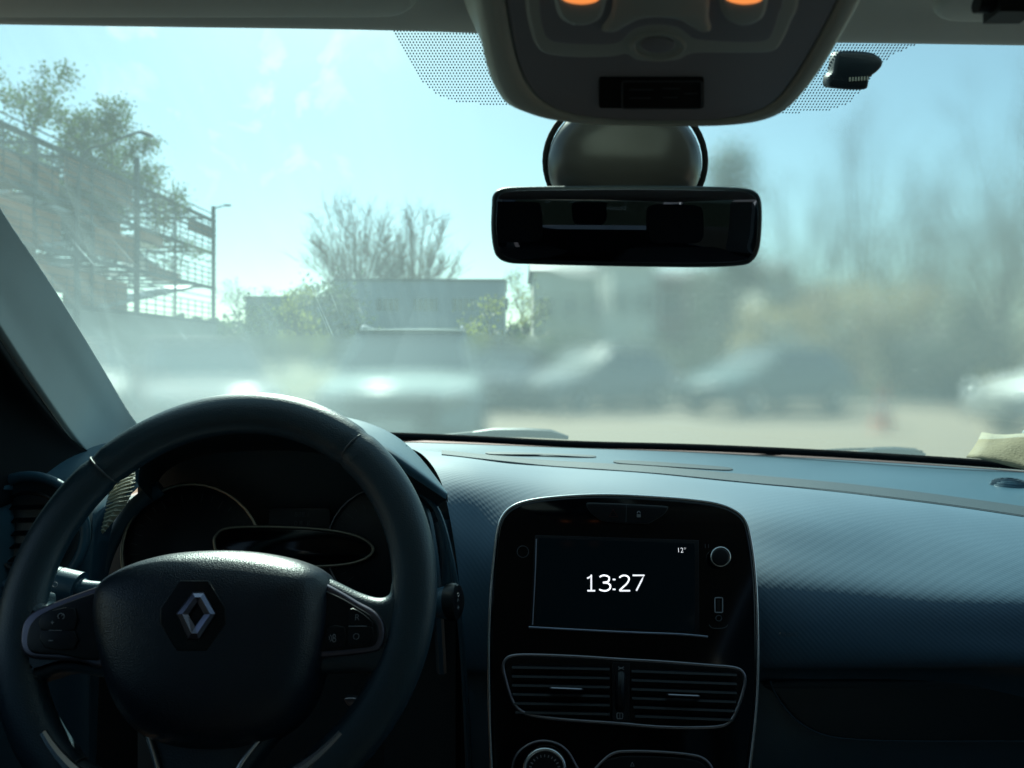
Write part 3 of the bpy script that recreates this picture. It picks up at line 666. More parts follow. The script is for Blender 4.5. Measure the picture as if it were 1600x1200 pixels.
# hazard and lock switch
hz = plate('hazard_switch_panel', PSt, [(917,788),(925,786),(980,788),(1036,791),(1043,794),(1036,804),(1016,816),(1005,818),(950,815),(934,809),(922,799)], HF - .002, HF + .0025, gloss2, stack, n=3, bev=.001)
ring('panel_outline', PSt, [(917,788),(925,786),(980,788),(1036,791),(1043,794),(1036,804),(1016,816),(1005,818),(950,815),(934,809),(922,799)], .0004, icon_dim, hz, h=HF + .0015, n=3)
mb = MB(); mb.box(PSt.at(998, 806, HF + .0028), (.0042, .0006, .0032)); mb.path([PSt.at(x, y, HF + .003) for x, y in ell(998, 802, 2.3, 3, 9, 180, 360)], .0004, 5); mb.build('lock_symbol', digit_m if False else icon_m, hz)
mb = MB(); tri = [PSt.at(952, 807, HF + .003), PSt.at(958, 796, HF + .003), PSt.at(965, 807.5, HF + .003)]; mb.path(tri, .0004, 5, True); mb.build('hazard_symbol', pbr('hazard_red', (.10, .012, .012), .6), hz)
mb = MB(); mb.seg(PSt.at(979, 789, HF + .0026), PSt.at(978, 816, HF + .0026), .0003, .0003); mb.build('switch_gap', icon_dim, hz)
# knob, power button, ports
kn = plate('volume_knob', PSt, ell(1126, 870, 13.5, 13.5, 28), HF - .001, HF + .009, gloss2, stack, n=1, smooth=False, bev=.0015)
ring('knob_ring', PSt, ell(1126, 870, 14.5, 14.5, 28), .0011, pbr('bright_silver', (.8, .8, .8), .25, metal=1), kn, h=HF + .0065, n=1)
ring('power_button', PSt, ell(817, 862, 9, 9, 24), .0004, icon_dim, stack, h=HF + .0005, n=1)
usb = ring('usb_port', PSt, rrect(1117, 934, 1129, 957, 1.5, 2), .0006, icon_m, stack, h=HF + .0005, n=1)
pbr('port_black', (.001, .001, .001), .8)
plate('port_tongue', PSt, rrect(1120, 937, 1125, 954, 1, 2), HF - .001, HF + .001, MATS['port_black'], usb, n=1, smooth=False, bev=.0003)
ring('audio_jack', PSt, ell(1123, 966, 4.5, 4.5, 18), .0005, icon_dim, stack, h=HF + .0005, n=1)
ring('port_cover_edge', PSt, [(1108,976),(1112,981),(1124,982),(1134,980),(1137,976)], .0004, icon_dim, stack, h=HF + .0005, closed=False, n=3)
mb = MB(); mb.seg(PSt.at(1102, 850, HF + .0004), PSt.at(1102, 856, HF + .0004), .0004, .0004); mb.seg(PSt.at(1107, 850, HF + .0004), PSt.at(1107, 856, HF + .0004), .0004, .0004); mb.build('key_mark', icon_dim, stack)
# centre vents
vo_ = [(786,1044),(789,1032),(800,1025),(830,1023.5),(900,1026),(970,1030.5),(1040,1034.5),(1110,1040),(1145,1043),(1159,1049),(1164,1062),(1160,1084),(1150,1112),(1140,1128),(1124,1135),(1090,1137),(1030,1136),(960,1130),(900,1126),(850,1121),(822,1115),(806,1104),(797,1086),(790,1062)]
vf = plate('air_vent', PSt, vo_, HF - .004, HF + .0006, MATS['port_black'], stack, n=3, bev=.0005)
ring('vent_frame', PSt, vo_, .0017, chrome_d, vf, h=HF + .0035, n=3)
for (xa, xb, ya, yb, sx) in ((800, 952, 1036, 1110, 0), (986, 1150, 1047, 1124, 0)):
    for k in range(6):
        t = (k + .5) / 6; y0 = 1034 + t * 84; dyr = 6 if xa > 900 else 3
        a_, b_ = xa + (0 if t < .5 else 12 * (t - .5)), xb - (14 * (t - .5) if (t > .5 and xa > 900) else 0)
        off = 6 if xa > 900 else 0
        mb = MB(); pa = PSt.at(a_, y0 + off, HF + .002); pb = PSt.at(b_, y0 + off + dyr, HF + .002)
        mb.path([pa, pb], .0042, 6, flat=.35, up=(PSt.n * .5 + PSt.v * .86).normalized() * 1.0); mb.build('vent_slat', gloss2, vf, sharp=30)
mb = MB()
for x in (852, 900, 1040, 1094): mb.box(PSt.at(x, 1080 + (6 if x > 1000 else 0), HF - .001), (.0014, .004, .046), M=Matrix((PSt.u, PSt.n, PSt.v)).transposed())
for x0, y0 in ((862, 1075), (1045, 1085.5)):
    tb = MB(); tb.path(catmull([PSt.at(x0, y0, HF + .006), PSt.at(x0 + 4, y0 + .4, HF + .0085), PSt.at(x0 + 42, y0 + 2, HF + .0085), PSt.at(x0 + 46, y0 + 2.4, HF + .006)], 4), .0022, 8, flat=.55, up=PSt.v); tb.build('vent_tab', chrome_d, vf)
dv = plate('vent_divider', PSt, [(957,1034),(984,1036),(984,1128),(956,1126)], HF, HF + .0045, gloss2, vf, n=1, smooth=False, bev=.001)
tw = MB(); tw.path([PSt.at(970, 1054, HF + .001), PSt.at(969.5, 1062, HF + .0055), PSt.at(969, 1082, HF + .0085), PSt.at(968.5, 1100, HF + .0055), PSt.at(968, 1108, HF + .001)], .005, 10); tw.build('vent_thumbwheel', gloss2, vf)
mb = MB(); mb.path([PSt.at(x, y, HF + .005) for x, y in rrect(964, 1114, 973, 1123, 1, 1)], .0004, 4, True); mb.seg(PSt.at(968.5, 1114, HF + .005), PSt.at(968.5, 1123, HF + .005), .0003, .0003); mb.build('vent_symbol', icon_m, dv); mb = MB()
mb.seg(PSt.at(966, 1046, HF + .005), PSt.at(975, 1042, HF + .005), .0004, .0004); mb.seg(PSt.at(966, 1042, HF + .005), PSt.at(975, 1046, HF + .005), .0004, .0004); mb.build('vent_symbol', icon_m, dv)
# climate controls
ck = plate('climate_knob', PSt, ell(851, 1204, 32, 32, 36), HF, HF + .016, gloss2, stack, n=1, smooth=False, bev=.002)
ring('knob_ring', PSt, ell(851, 1202, 31, 31, 36), .0019, chrome, ck, h=HF + .015, n=1)
mb = MB()
for k in range(24):
    a = R(15 * k); mb.seg(PSt.at(851 + 25 * math.cos(a), 1204 + 25 * math.sin(a), HF + .0162), PSt.at(851 + 21 * math.cos(a), 1204 + 21 * math.sin(a), HF + .0162), .0005, .0005)
mb.build('knob_mark', icon_m, ck)
ring('knob_surround', PSt, [(800,1240),(800,1205),(806,1182),(822,1166),(845,1158),(870,1162),(888,1176),(902,1200),(915,1216),(926,1206),(945,1186),(962,1176),(985,1174),(1030,1175),(1075,1179),(1098,1185),(1112,1200),(1122,1230)], .0014, chrome_d, stack, h=HF + .001, n=5, closed=False)
cp = plate('climate_panel', PSt, [(940,1200),(960,1184),(1000,1181),(1070,1185),(1100,1195),(1112,1225),(1110,1280),(940,1270)], HF - .002, HF + .002, gloss2, stack, n=3, bev=.001)
mb = MB(); mb.path([PSt.at(x, y, HF + .0024) for x, y in ((985, 1197), (988, 1191), (991, 1197))], .0004, 4, True); mb.build('panel_symbol', icon_m, cp)

# ================================================================== windscreen
def P3(x, y, z): return Vector((x, y, z))
CX = .112
GW = []
for s_ in (-1, -.85, -.6, -.3, 0, .3, .6, .85, 1):
    col_ = []
    for t in (0, .25, .5, .75, 1):
        xb = CX + .80 * s_; xt = CX + .66 * s_
        yb = 1.375 - .24 * abs(s_) ** 2.2; ytp = .565 - .06 * abs(s_) ** 2
        zb = 1.050 - .016 * s_ + .03 * max(0, -s_); zt = 1.462 - .012 * abs(s_) ** 2
        x = xb + (xt - xb) * t; y = yb + (ytp - yb) * t; z = zb + (zt - zb) * t + .022 * math.sin(math.pi * t)
        col_.append(P3(x, y, z))
    col_.insert(0, col_[0] + (col_[0] - col_[1]).normalized() * .035)
    GW.append(col_)
screen, GG = patch('windscreen', GW, wglass, car, 5, 6)
# black ceramic band and seal along the base
base = [c[1] for c in GW]
mb = MB(); mb.path(catmull([p + Vector((0, -.002, -.009)) for p in base], 6), .0075, 8, flat=.7); mb.build('windscreen_seal', matte, screen)
def on_glass(px, py, lift=0):
    """where the sight line meets the glass, found on its fine grid"""
    c = Vector((0, 0, EYE)); d = Vector(((px - 800) / F, 1, -(py - HOR) / F)); best = None; bd = 9
    for j in range(len(GG) - 1):
        for i in range(len(GG[0]) - 1):
            p = GG[j][i]; t = p.y; q = c + d * t; e = (q - p).length_squared
            if e < bd: bd = e; best = (j, i)
    j, i = best; p = GG[j][i]; n = (GG[j][i + 1] - p).cross(GG[j + 1][i] - p).normalized()
    if n.y > 0: n = -n
    t = (p + n * lift - c).dot(n) / d.dot(n); return c + d * t, n
# printed dot matrix beside the console
def inpoly(x, y, poly):
    r = False; N = len(poly)
    for i in range(N):
        x1, y1 = poly[i]; x2, y2 = poly[i - 1]
        if (y1 > y) != (y2 > y) and x < (x2 - x1) * (y - y1) / (y2 - y1) + x1: r = not r
    return r
dl = [(600,20),(622,62),(642,97),(660,127),(682,148),(712,159),(750,163),(800,165),(830,165),(830,20)]
drr = [(1180,120),(1180,178),(1235,177),(1290,174),(1325,162),(1348,140),(1372,108),(1395,85),(1430,70),(1430,20),(1180,20)]
mb = MB()
for poly in (dl, drr):
    p0, n0 = on_glass((poly[0][0] + poly[3][0]) / 2, 110, .002)
    c = Vector((0, 0, EYE)); row = 0; y = 22
    tg = n0.cross(Vector((1, 0, 0))).normalized(); uu = tg.cross(n0).normalized()
    while y < 180:
        x = 596 + (2.5 if row % 2 else 0)
        while x < 1440:
            if inpoly(x, y, poly):
                edge = 1.0
                d = Vector(((x - 800) / F, 1, -(y - HOR) / F)); t = (p0 - c).dot(n0) / d.dot(n0); p = c + d * t
                rr = .00068
                vs = [p + uu * (rr * math.cos(2 * math.pi * k / 6)) + tg * (rr * 1.7 * math.sin(2 * math.pi * k / 6)) for k in range(6)]
                mb.add(vs, [(0, 1, 2, 3, 4, 5)])
            x += 5.0
        y += 4.4; row += 1
ot = mb.build('dot_matrix', frit, screen, smooth=False); ot['kind'] = 'stuff'
# wipers lying outside on the base of the glass
def wiper(pts, bl, rr):
    mb = MB(); mb.path(catmull([W(*p) for p in pts], 6), rr, 8); o = mb.build('wiper_arm', rubber, car)
    m2 = MB(); m2.path([W(*p) for p in bl], [.004, .010, .0105, .010, .004], 8, flat=.8); m2.build('wiper_blade', darkp, o); return o
wiper([(1180,712,1.42),(1260,706,1.42),(1330,702,1.40),(1400,702,1.38),(1442,706,1.36)], [(1340,708,1.39),(1368,706,1.385),(1400,706,1.38),(1430,708,1.37),(1446,712,1.36)], .0026)
wiper([(560,690,1.42),(650,686,1.43),(700,681,1.44),(760,676,1.44),(800,679,1.44)], [(720,680,1.44),(770,676,1.44),(820,676,1.44),(860,678,1.44),(888,684,1.44)], .004)
mb = MB()
cow = [[(x, y, Y), (x, y + 14, Y - .05), (x, y + 40, Y - .07)] for x, y, Y in ((100,668,1.3),(300,676,1.38),(500,683,1.44),(700,688,1.47),(900,693,1.48),(1100,703,1.48),(1250,709,1.46),(1400,716,1.42),(1600,733,1.33),(1900,760,1.15))]
patch('scuttle_panel', [[W(*p) for p in c] for c in cow], rubber, car, 5, 3)
# bonnet beyond the glass, below the sight line
bon = [[P3(CX + s_ * (.72 - .1 * t * t), 1.50 + t * .95 - .12 * s_ * s_, 1.005 - .02 * s_ * s_ - .28 * t * t - .10 * t) for t in (0, .3, .6, .85, 1.0)] for s_ in (-1, -.6, 0, .6, 1)]
patch('bonnet', bon, pbr('own_paint', (.12, .14, .16), .3, metal=.3, coat=.8), car, 5, 5)

# ---- windscreen pillar, door edge
pil = [[(215,672,1.17),(190,640,1.11),(126,540,.90),(55,430,.745),(-24,312,.62),(-150,110,.50)],
       [(198,688,1.15),(176,652,1.09),(112,552,.88),(40,440,.73),(-40,318,.61),(-166,110,.49)],
       [(184,712,1.12),(156,668,1.06),(92,572,.86),(18,462,.71),(-68,332,.595),(-192,115,.48)],
       [(176,730,1.09),(138,690,1.03),(72,600,.835),(-6,488,.69),(-94,350,.58),(-220,120,.47)],
       [(170,745,1.06),(124,708,1.00),(56,622,.81),(-22,512,.67),(-114,368,.565),(-240,128,.46)]]
plr, _ = patch('windscreen_pillar', [[W(*p) for p in c] for c in pil], pillar_m, car, 5, 6, thick=.012)
mb = MB(); mb.path(catmull([W(x - 1, y, Y - .004) for x, y, Y in pil[0]], 8), .0046, 8); mb.build('pillar_seal', rubber, plr)
dp = [[(172,742,1.045),(126,704,.985),(60,617,.795),(-16,506,.655),(-108,362,.555),(-236,125,.45)],
      [(100,760,.93),(50,700,.86),(-20,600,.74),(-110,490,.62),(-210,360,.52),(-340,130,.42)],
      [(40,775,.84),(-10,720,.78),(-90,620,.68),(-190,500,.58),(-300,370,.49),(-460,130,.40)],
      [(-100,830,.66),(-160,760,.62),(-260,640,.56),(-380,520,.50),(-520,360,.44),(-700,120,.38)]]
patch('door_frame', [[W(*p) for p in c] for c in dp], matte, car, 4, 5, thick=.01)
rp3 = [[P3(CX + (CX - p.x), p.y, p.z) for p in [W(*q) for q in c]] for c in pil]
rpl, _ = patch('windscreen_pillar', rp3, pillar_m, car, 5, 6, thick=-.012)
# door top (driver side)
mb = MB(); mb.path(catmull([W(120,752,.93), W(60,760,.86), W(0,768,.78), W(-80,785,.70), W(-220,830,.58)], 6), .009, 10, flat=.6)
mb.build('door_top_trim', smoothp, car)

# ---- headliner, header trim, visors
hd = []
for s_ in (-1, -.6, -.3, 0, .3, .6, 1):
    x = CX + s_ * .66
    def hdr(px, Y): return None
    yy = .560 - .10 * s_ * s_
    # lower lip follows the photograph's header line: slightly lower to the right
    pxl = 800 + F * x / yy; lip = 43 + (pxl - 300) * .0155 + (0 if pxl < 1000 else 8)
    z = EYE - (lip - HOR) / F * yy
    hd.append([P3(x, yy + .012, z + .012), P3(x, yy, z), P3(x, yy - .02, z + .001), P3(x, yy - .07, z + .010), P3(x, yy - .2, z + .018), P3(x, yy - .5, z + .02), P3(x, yy - 1.2, z + .0), P3(x, yy - 2.0, z - .08)])
patch('headliner', hd, liner, car, 5, 4, thick=.02)
def visor(x0, x1, y0, y1, z):
    mb = MB(); P = Plane(800, 0, .4); P.o = Vector(((x0 + x1) / 2, (y0 + y1) / 2, z)); P.u = Vector((1, 0, 0)); P.v = Vector((0, .995, .06)).normalized(); P.n = Vector((0, .06, -.995)).normalized()
    hw, hh = (x1 - x0) / 2, (y1 - y0) / 2
    ab = [Vector(p) for p in rrect(-hw, -hh, hw, hh, .03)]
    plate_ab(mb, P, ab, 0, .014, .006); o = mb.build('sun_visor', visor_m, car, sharp=50); fix_normals(o); return o, P
v1, _p = visor(-.52, -.06, .335, .500, 1.438); v2, _p = visor(.265, .70, .335, .488, 1.430)
pk = W(1578, 12, .44); mb = MB(); mb.box(pk, (.022, .016, .012)); mb.path([pk + Vector((-.02, 0, .002)), pk + Vector((.02, 0, .002))], .005, 10); mb.build('visor_clip', rubber, v2)

# ---- overhead console
pA, pB, pC2 = W(1020, 192, .50), W(1020, 0, .405), W(1100, 192, .50)
PO = Plane(1020, 192, .50); PO.o = pA; PO.u = Vector((1, 0, 0)); PO.v = Vector((0, pA.y - pB.y, pA.z - pB.z)).normalized(); PO.n = PO.u.cross(PO.v).normalized()
if PO.n.z > 0: PO.n = -PO.n
PO.n = PO.n.normalized()
outer = [(708,-160),(722,-60),(735,0),(748,60),(757,105),(768,140),(784,165),(815,180),(860,189),(920,194),(1000,196),(1080,197),(1140,196),(1190,191),(1228,178),(1258,150),(1290,108),(1322,55),(1352,0),(1380,-60),(1420,-160)]
facep = [(770,-160),(782,-60),(790,0),(800,60),(808,95),(820,125),(840,152),(866,170),(905,182),(960,188),(1020,190),(1080,190),(1130,187),(1175,178),(1210,160),(1236,130),(1262,90),(1290,40),(1310,0),(1335,-60),(1370,-160)]
def ob(P, pts, n=4, h=0):
    q = catmull([Vector((*P.loc(P.at(p[0], p[1], h)), 0)) for p in pts], n); return [Vector((v.x, v.y)) for v in q]
oo, ff = ob(PO, outer), ob(PO, facep); N = len(oo)
vs = []; fs = []
rings_ = []
for k, (tt, hh) in enumerate(((0, -.07), (0, -.03), (0, -.008), (.12, -.002), (.35, .0015), (.7, .002), (.95, .001), (1.0, -.003), (1.02, -.006))):
    ext = 1.0
    for a, b in zip(oo, ff):
        q = a.lerp(b, tt)
        if hh < -.02: q = q + (a - b).normalized() * (-hh - .02) * .35
        vs.append(PO.w(q.x, q.y, hh))
for j in range(8):
    for i in range(N - 1): fs.append((j * N + i, j * N + i + 1, (j + 1) * N + i + 1, (j + 1) * N + i))
cons = mesh('overhead_console', vs, fs, shell_m, car); fix_normals(cons)
mbf = MB(); plate_ab(mbf, PO, ff, -.01, .0005, .003); of = mbf.build('console_face', face_m, cons, sharp=50); fix_normals(of)
recp = [(818,-150),(820,0),(828,50),(838,76),(856,88),(900,93),(955,92),(978,88),(992,96),(1010,99),(1040,99),(1062,96),(1078,88),(1100,86),(1160,86),(1205,84),(1222,70),(1238,35),(1250,0),(1262,-150)]
mb = MB(); plate_ab(mb, PO, ob(PO, recp, 4, .0045), -.006, .0045, .003); o_ = mb.build('console_rim_panel', face2, cons, sharp=50); fix_normals(o_)
recp2 = [(838,-150),(842,0),(848,45),(858,62),(880,68),(940,70),(968,66),(985,50),(1003,42),(1030,39),(1058,43),(1075,54),(1090,62),(1150,66),(1195,64),(1208,50),(1218,20),(1224,0),(1235,-150)]
mb = MB(); plate_ab(mb, PO, ob(PO, recp2, 4, .0052), 0, .0052, .0006); o_ = mb.build('console_recess', face_m, cons, sharp=50); fix_normals(o_)
recp3 = [(958,-150),(958,0),(952,30),(940,50),(960,54),(978,44),(1000,34),(1030,31),(1060,35),(1080,46),(1098,54),(1112,50),(1108,30),(1110,0),(1112,-150)]
mb = MB(); plate_ab(mb, PO, ob(PO, recp3, 4, .008), 0, .0080, .003); o_ = mb.build('console_centre_panel', face2, cons, sharp=50); fix_normals(o_)
for lx, rx in ((862, 952), (1120, 1205)):
    cxm = (lx + rx) / 2
    pl_ = plate('map_lamp', PO, [(lx, -40), (lx + 4, 10), (lx + 12, 32), (lx + 28, 42), (cxm, 45), (rx - 28, 42), (rx - 12, 32), (rx - 4, 10), (rx, -40), (cxm, -60)], 0, .0085, face2, cons, n=4, bev=.004)
    plate('lamp_lens', PO, [(cxm - 36, -36), (cxm - 34, -6), (cxm - 24, 6), (cxm, 11), (cxm + 24, 7), (cxm + 34, -5), (cxm + 36, -36)], .006, .0105, amber, pl_, n=4, bev=.003)
ring('microphone_ring', PO, ell(1028, 72, 40, 20, 30), .0016, face2, cons, h=.0045, n=1)
plate('microphone', PO, ell(1028, 72, 26, 12, 30), 0, .0065, face_m, cons, n=1, smooth=False, bev=.001)
ind = plate('airbag_indicator', PO, rrect(936, 123, 1100, 170, 4), -.002, .0022, MATS['port_black'], cons, n=1, smooth=False, bev=.0008)
ring('indicator_frame', PO, rrect(972, 127, 1096, 169, 4), .0006, icon_dim, ind, h=.0024, n=1)
mb = MB()
for (xa, xb, y) in ((984,1020,140),(984,1016,153),(1036,1062,138),(1036,1058,152),(1070,1090,146)): mb.box(PO.at((xa + xb) / 2, y, .0024), ((xb - xa) / F * .49, .0012, .0005))
mb.build('indicator_print', icon_dim, ind)

# ---- rear-view mirror
PM = Plane(980, 352, .565, -8, roll=.5)
dome_pts = ell(977, 260, 127, 104, 40)
PN = Plane(977, 262, .60, -8)
mnt = dome('rear_view_mirror', PN, ell(977, 255, 121, 104, 48), [(0, -.06), (0, -.004), (.015, 0), (.05, .006), (.13, .013), (.25, .019), (.45, .0245), (.7, .028), (.95, .029)], mount_m, car, n=1, smooth=False)
ring('mount_gasket', PN, ell(977, 252, 125, 108, 48), .0026, rubber, mnt, h=-.012, n=1)
mir = [(768,322),(770,304),(782,294),(810,291),(880,290),(980,289),(1080,290),(1150,292),(1178,296),(1190,308),(1193,330),(1192,365),(1188,392),(1178,408),(1160,415),(1100,418),(1000,417),(900,415),(830,413),(795,411),(777,402),(770,385),(767,355)]
hs = plate('mirror_housing', PM, mir, -.030, .006, darkp, mnt, bev=.004, n=4)
cxm, cym = 980, 353
plate('mirror_glass', PM, [(cxm + (x - cxm) * .962, cym + (y - cym) * .90) for x, y in mir], .004, .0066, mirror_m, mnt, bev=.0004, n=4)

# ---- rest of the cabin behind the camera
mb = MB()
xl, xr, yb_, yf = CX - .70, CX + .70, -1.9, .95
def slab(a, b): mb.box([(p + q) / 2 for p, q in zip(a, b)], [abs(q - p) for p, q in zip(a, b)])
slab((xl, yb_, .18), (xr, 1.4, .22)); mb.build('cabin_floor', carpet, car)
for x in (xl, xr):
    mb = MB(); slab((x - .02, yb_, .2), (x + .02, .80, .98)); mb.build('door_panel', darkp, car)
    mb = MB(); slab((x - .02, -.62, .98), (x + .03, -.42, 1.42)); mb.build('centre_pillar', pillar_m, car)
    mb = MB(); slab((x - .02, -1.9, .98), (x + .02, -1.45, 1.42)); mb.build('rear_pillar', pillar_m, car)
    mb = MB(); slab((x - .003, -1.45, .98), (x + .003, .42, 1.42)); mb.build('side_window', sglass, car)
mb = MB(); slab((xl, yb_, .2), (xr, yb_ + .04, 1.05)); mb.build('tailgate', darkp, car)
mb = MB(); slab((xl, 1.42, .2), (xr, 1.46, 1.00)); mb.build('bulkhead', darkp, car)
mb = MB(); slab((xl, .98, .2), (xr, 1.0, .985)); slab((xl, .98, .975), (-.33, 1.42, .99)); mb.build('under_dash_panel', darkp, car)
mb = MB(); slab((xl, yb_, 1.05), (xr, yb_ + .006, 1.36)); mb.build('rear_window', sglass, car)
def seat(x, y, wd):
    mb = MB(); P = Plane(800, 560, 1); P.u = Vector((1, 0, 0)); P.v = Vector((0, -.22, .975)).normalized(); P.n = P.u.cross(P.v); P.o = Vector((x, y, .45))
    plate_ab(mb, P, [Vector(p) for p in rrect(-wd / 2, 0, wd / 2, .62, .09)], -.06, .07, .05); o = mb.build('seat', seat_m, car, sharp=60); fix_normals(o)
    m2 = MB(); plate_ab(m2, P, [Vector(p) for p in rrect(-.13, .66, .13, .84, .05)], -.05, .05, .04); h = m2.build('headrest', seat_m, o, sharp=60); fix_normals(h)
    m3 = MB(); P2 = Plane(800, 560, 1); P2.u = Vector((1, 0, 0)); P2.v = Vector((0, 1, 0)); P2.n = Vector((0, 0, 1)); P2.o = Vector((x, y, .42))
    plate_ab(m3, P2, [Vector(p) for p in rrect(-wd / 2, 0, wd / 2, .5, .08)], -.1, .06, .05); c_ = m3.build('seat_cushion', seat_m, o, sharp=60); fix_normals(c_)
seat(-.26, -.42, .5); seat(.485, -.42, .5); seat(.112, -1.35, 1.25)

# ---- loose things: toll tag on the glass, card on the dash
pt, nn = on_glass(1338, 108, .0)
tagr = empty('toll_tag', pt, label='small black plastic tag stuck to the windscreen right of the overhead console', cat='tag')
PT = Plane(1338, 108, pt.y - .012, -22, roll=6)
tb = plate('tag_body', PT, [(1308,88),(1316,80),(1345,80),(1366,83),(1379,92),(1380,102),(1372,112),(1360,122),(1358,134),(1352,140),(1325,140),(1300,137),(1296,130),(1298,118),(1303,114)], -.010, .004, darkp, None, n=3, bev=.003)
for o_ in (tb,): o_.parent = tagr; o_.matrix_parent_inverse = Matrix.Translation(-pt)
mb = MB()
for k in range(7): mb.box(PT.at(1328 + k * 4.6, 124 - k * .3, .0045), (.0012, .0006, .0032))
o_ = mb.build('tag_print', pbr('tag_print_ink', (.6, .62, .5), .6), None); o_.parent = tagr; o_.matrix_parent_inverse = Matrix.Translation(-pt)
plate_ = MB(); cpts = [W(1534,676,1.19), W(1700,684,1.10), W(1700,748,1.03), W(1510,716,1.14)]
mb = MB(); nrm = (cpts[1] - cpts[0]).cross(cpts[3] - cpts[0]).normalized()
gr = []
for j in range(7):
    for i in range(9):
        a = cpts[0].lerp(cpts[1], i / 8); b = cpts[3].lerp(cpts[2], i / 8); gr.append(a.lerp(b, j / 6) + nrm * (.003 * math.sin(i * 1.1 + j * .6)))
fsq = [(j * 9 + i, j * 9 + i + 1, (j + 1) * 9 + i + 1, (j + 1) * 9 + i) for j in range(6) for i in range(8)]
cd = mesh('paper_card', gr, fsq, paper, None); md = cd.modifiers.new('solid', 'SOLIDIFY'); md.thickness = .0012
tag(cd, 'faded beige card leaning against the windscreen at the passenger corner of the dashboard', 'card')

# ================================================================== OUTSIDE
asph = pbr('asphalt', (.135, .096, .060), .95, bump=('noise', 40, .5), vary=.25, vscale=.6)
grass_m = pbr('dry_grass', (.10, .10, .045), 1, bump=('noise', 12, 1), vary=.4, vscale=1.5)
bark = pbr('bark', (.13, .105, .085), .95, vary=.3, vscale=3)
twig_m = pbr('twigs', (.17, .12, .09), .95, vary=.2)
def leafm(name, c):
    m = pbr(name, c, .6, vary=.45, vscale=1.2); nt = m.node_tree; b = nt.nodes['Principled BSDF']; out = nt.nodes['Material Output']
    t = nt.nodes.new('ShaderNodeBsdfTranslucent'); t.inputs[0].default_value = (c[0] * 2.2, c[1] * 2.4, c[2] * 1.4, 1); mx = nt.nodes.new('ShaderNodeMixShader'); mx.inputs[0].default_value = .4
    nt.links.new(b.outputs[0], mx.inputs[1]); nt.links.new(t.outputs[0], mx.inputs[2]); nt.links.new(mx.outputs[0], out.inputs[0]); return m
leaf_g = leafm('birch_leaves', (.045, .060, .028)); leaf_y = leafm('spring_leaves', (.12, .125, .05)); leaf_d = leafm('dark_leaves', (.030, .042, .030)); leaf_b = leafm('russet_leaves', (.20, .145, .085))
conc = pbr('concrete', (.26, .26, .25), .9, bump=('noise', 8, .4), vary=.2, vscale=1)
steel = pbr('weathered_steel', (.07, .08, .085), .6, metal=.3, vary=.3, vscale=2)
rust = pbr('red_brown_panel', (.46, .23, .14), .8, vary=.35, vscale=1.3)
galv = pbr('galvanised_sheet', (.42, .44, .45), .4, metal=.5, vary=.2)
shed_m = pbr('blue_grey_cladding', (.36, .42, .50), .6, bump=('wave', 4, .6), vary=.1)
white_w = pbr('white_render', (.85, .82, .74), .9, vary=.1, vscale=.8)
red_w = pbr('brick_red_render', (.26, .13, .11), .9, vary=.2)
grey_w = pbr('grey_render', (.60, .60, .52), .9, vary=.2)
roof_m = pbr('roof_sheet', (.10, .10, .11), .7)
win_m = pbr('dark_window', (.02, .03, .035), .08, spec=.8)
white_p = pbr('road_paint', (.6, .6, .57), .8, vary=.3, vscale=10)

def sheet(name, x0, x1, y0, y1, z, mat, n=1):
    vs = []; fs = []
    for j in range(n + 1):
        for i in range(n + 1): vs.append((x0 + (x1 - x0) * i / n, y0 + (y1 - y0) * j / n, z))
    for j in range(n):
        for i in range(n): fs.append((j * (n + 1) + i, j * (n + 1) + i + 1, (j + 1) * (n + 1) + i + 1, (j + 1) * (n + 1) + i))
    return mesh(name, vs, fs, mat, None, False)
g = sheet('ground', -3000, 3000, -3000, 3000, -.01, grass_m); tag(g, kind='structure')
g = sheet('road', -16, 40, -12, 19.5, 0, asph); tag(g, kind='structure')
mb = MB(); mb.box((12, 19.6, .05), (56, .15, .16)); tag(mb.build('kerb', conc, None, smooth=False), kind='structure')
# low bank behind the parking row
vs = []; fs = []; nx, ny = 60, 8
for j in range(ny + 1):
    for i in range(nx + 1):
        x = -14 + 54 * i / nx; t = j / ny; y = 20 + 9 * t
        vs.append((x, y, .02 + 1.1 * math.sin(math.pi * min(1, t * .8)) * (.7 + .5 * noise.noise(Vector((x * .2, y * .2, 0)))) * (1 if x < 0 else .5)))
for j in range(ny):
    for i in range(nx): fs.append((j * (nx + 1) + i, j * (nx + 1) + i + 1, (j + 1) * (nx + 1) + i + 1, (j + 1) * (nx + 1) + i))
tag(mesh('hill', vs, fs, grass_m, None), kind='structure')

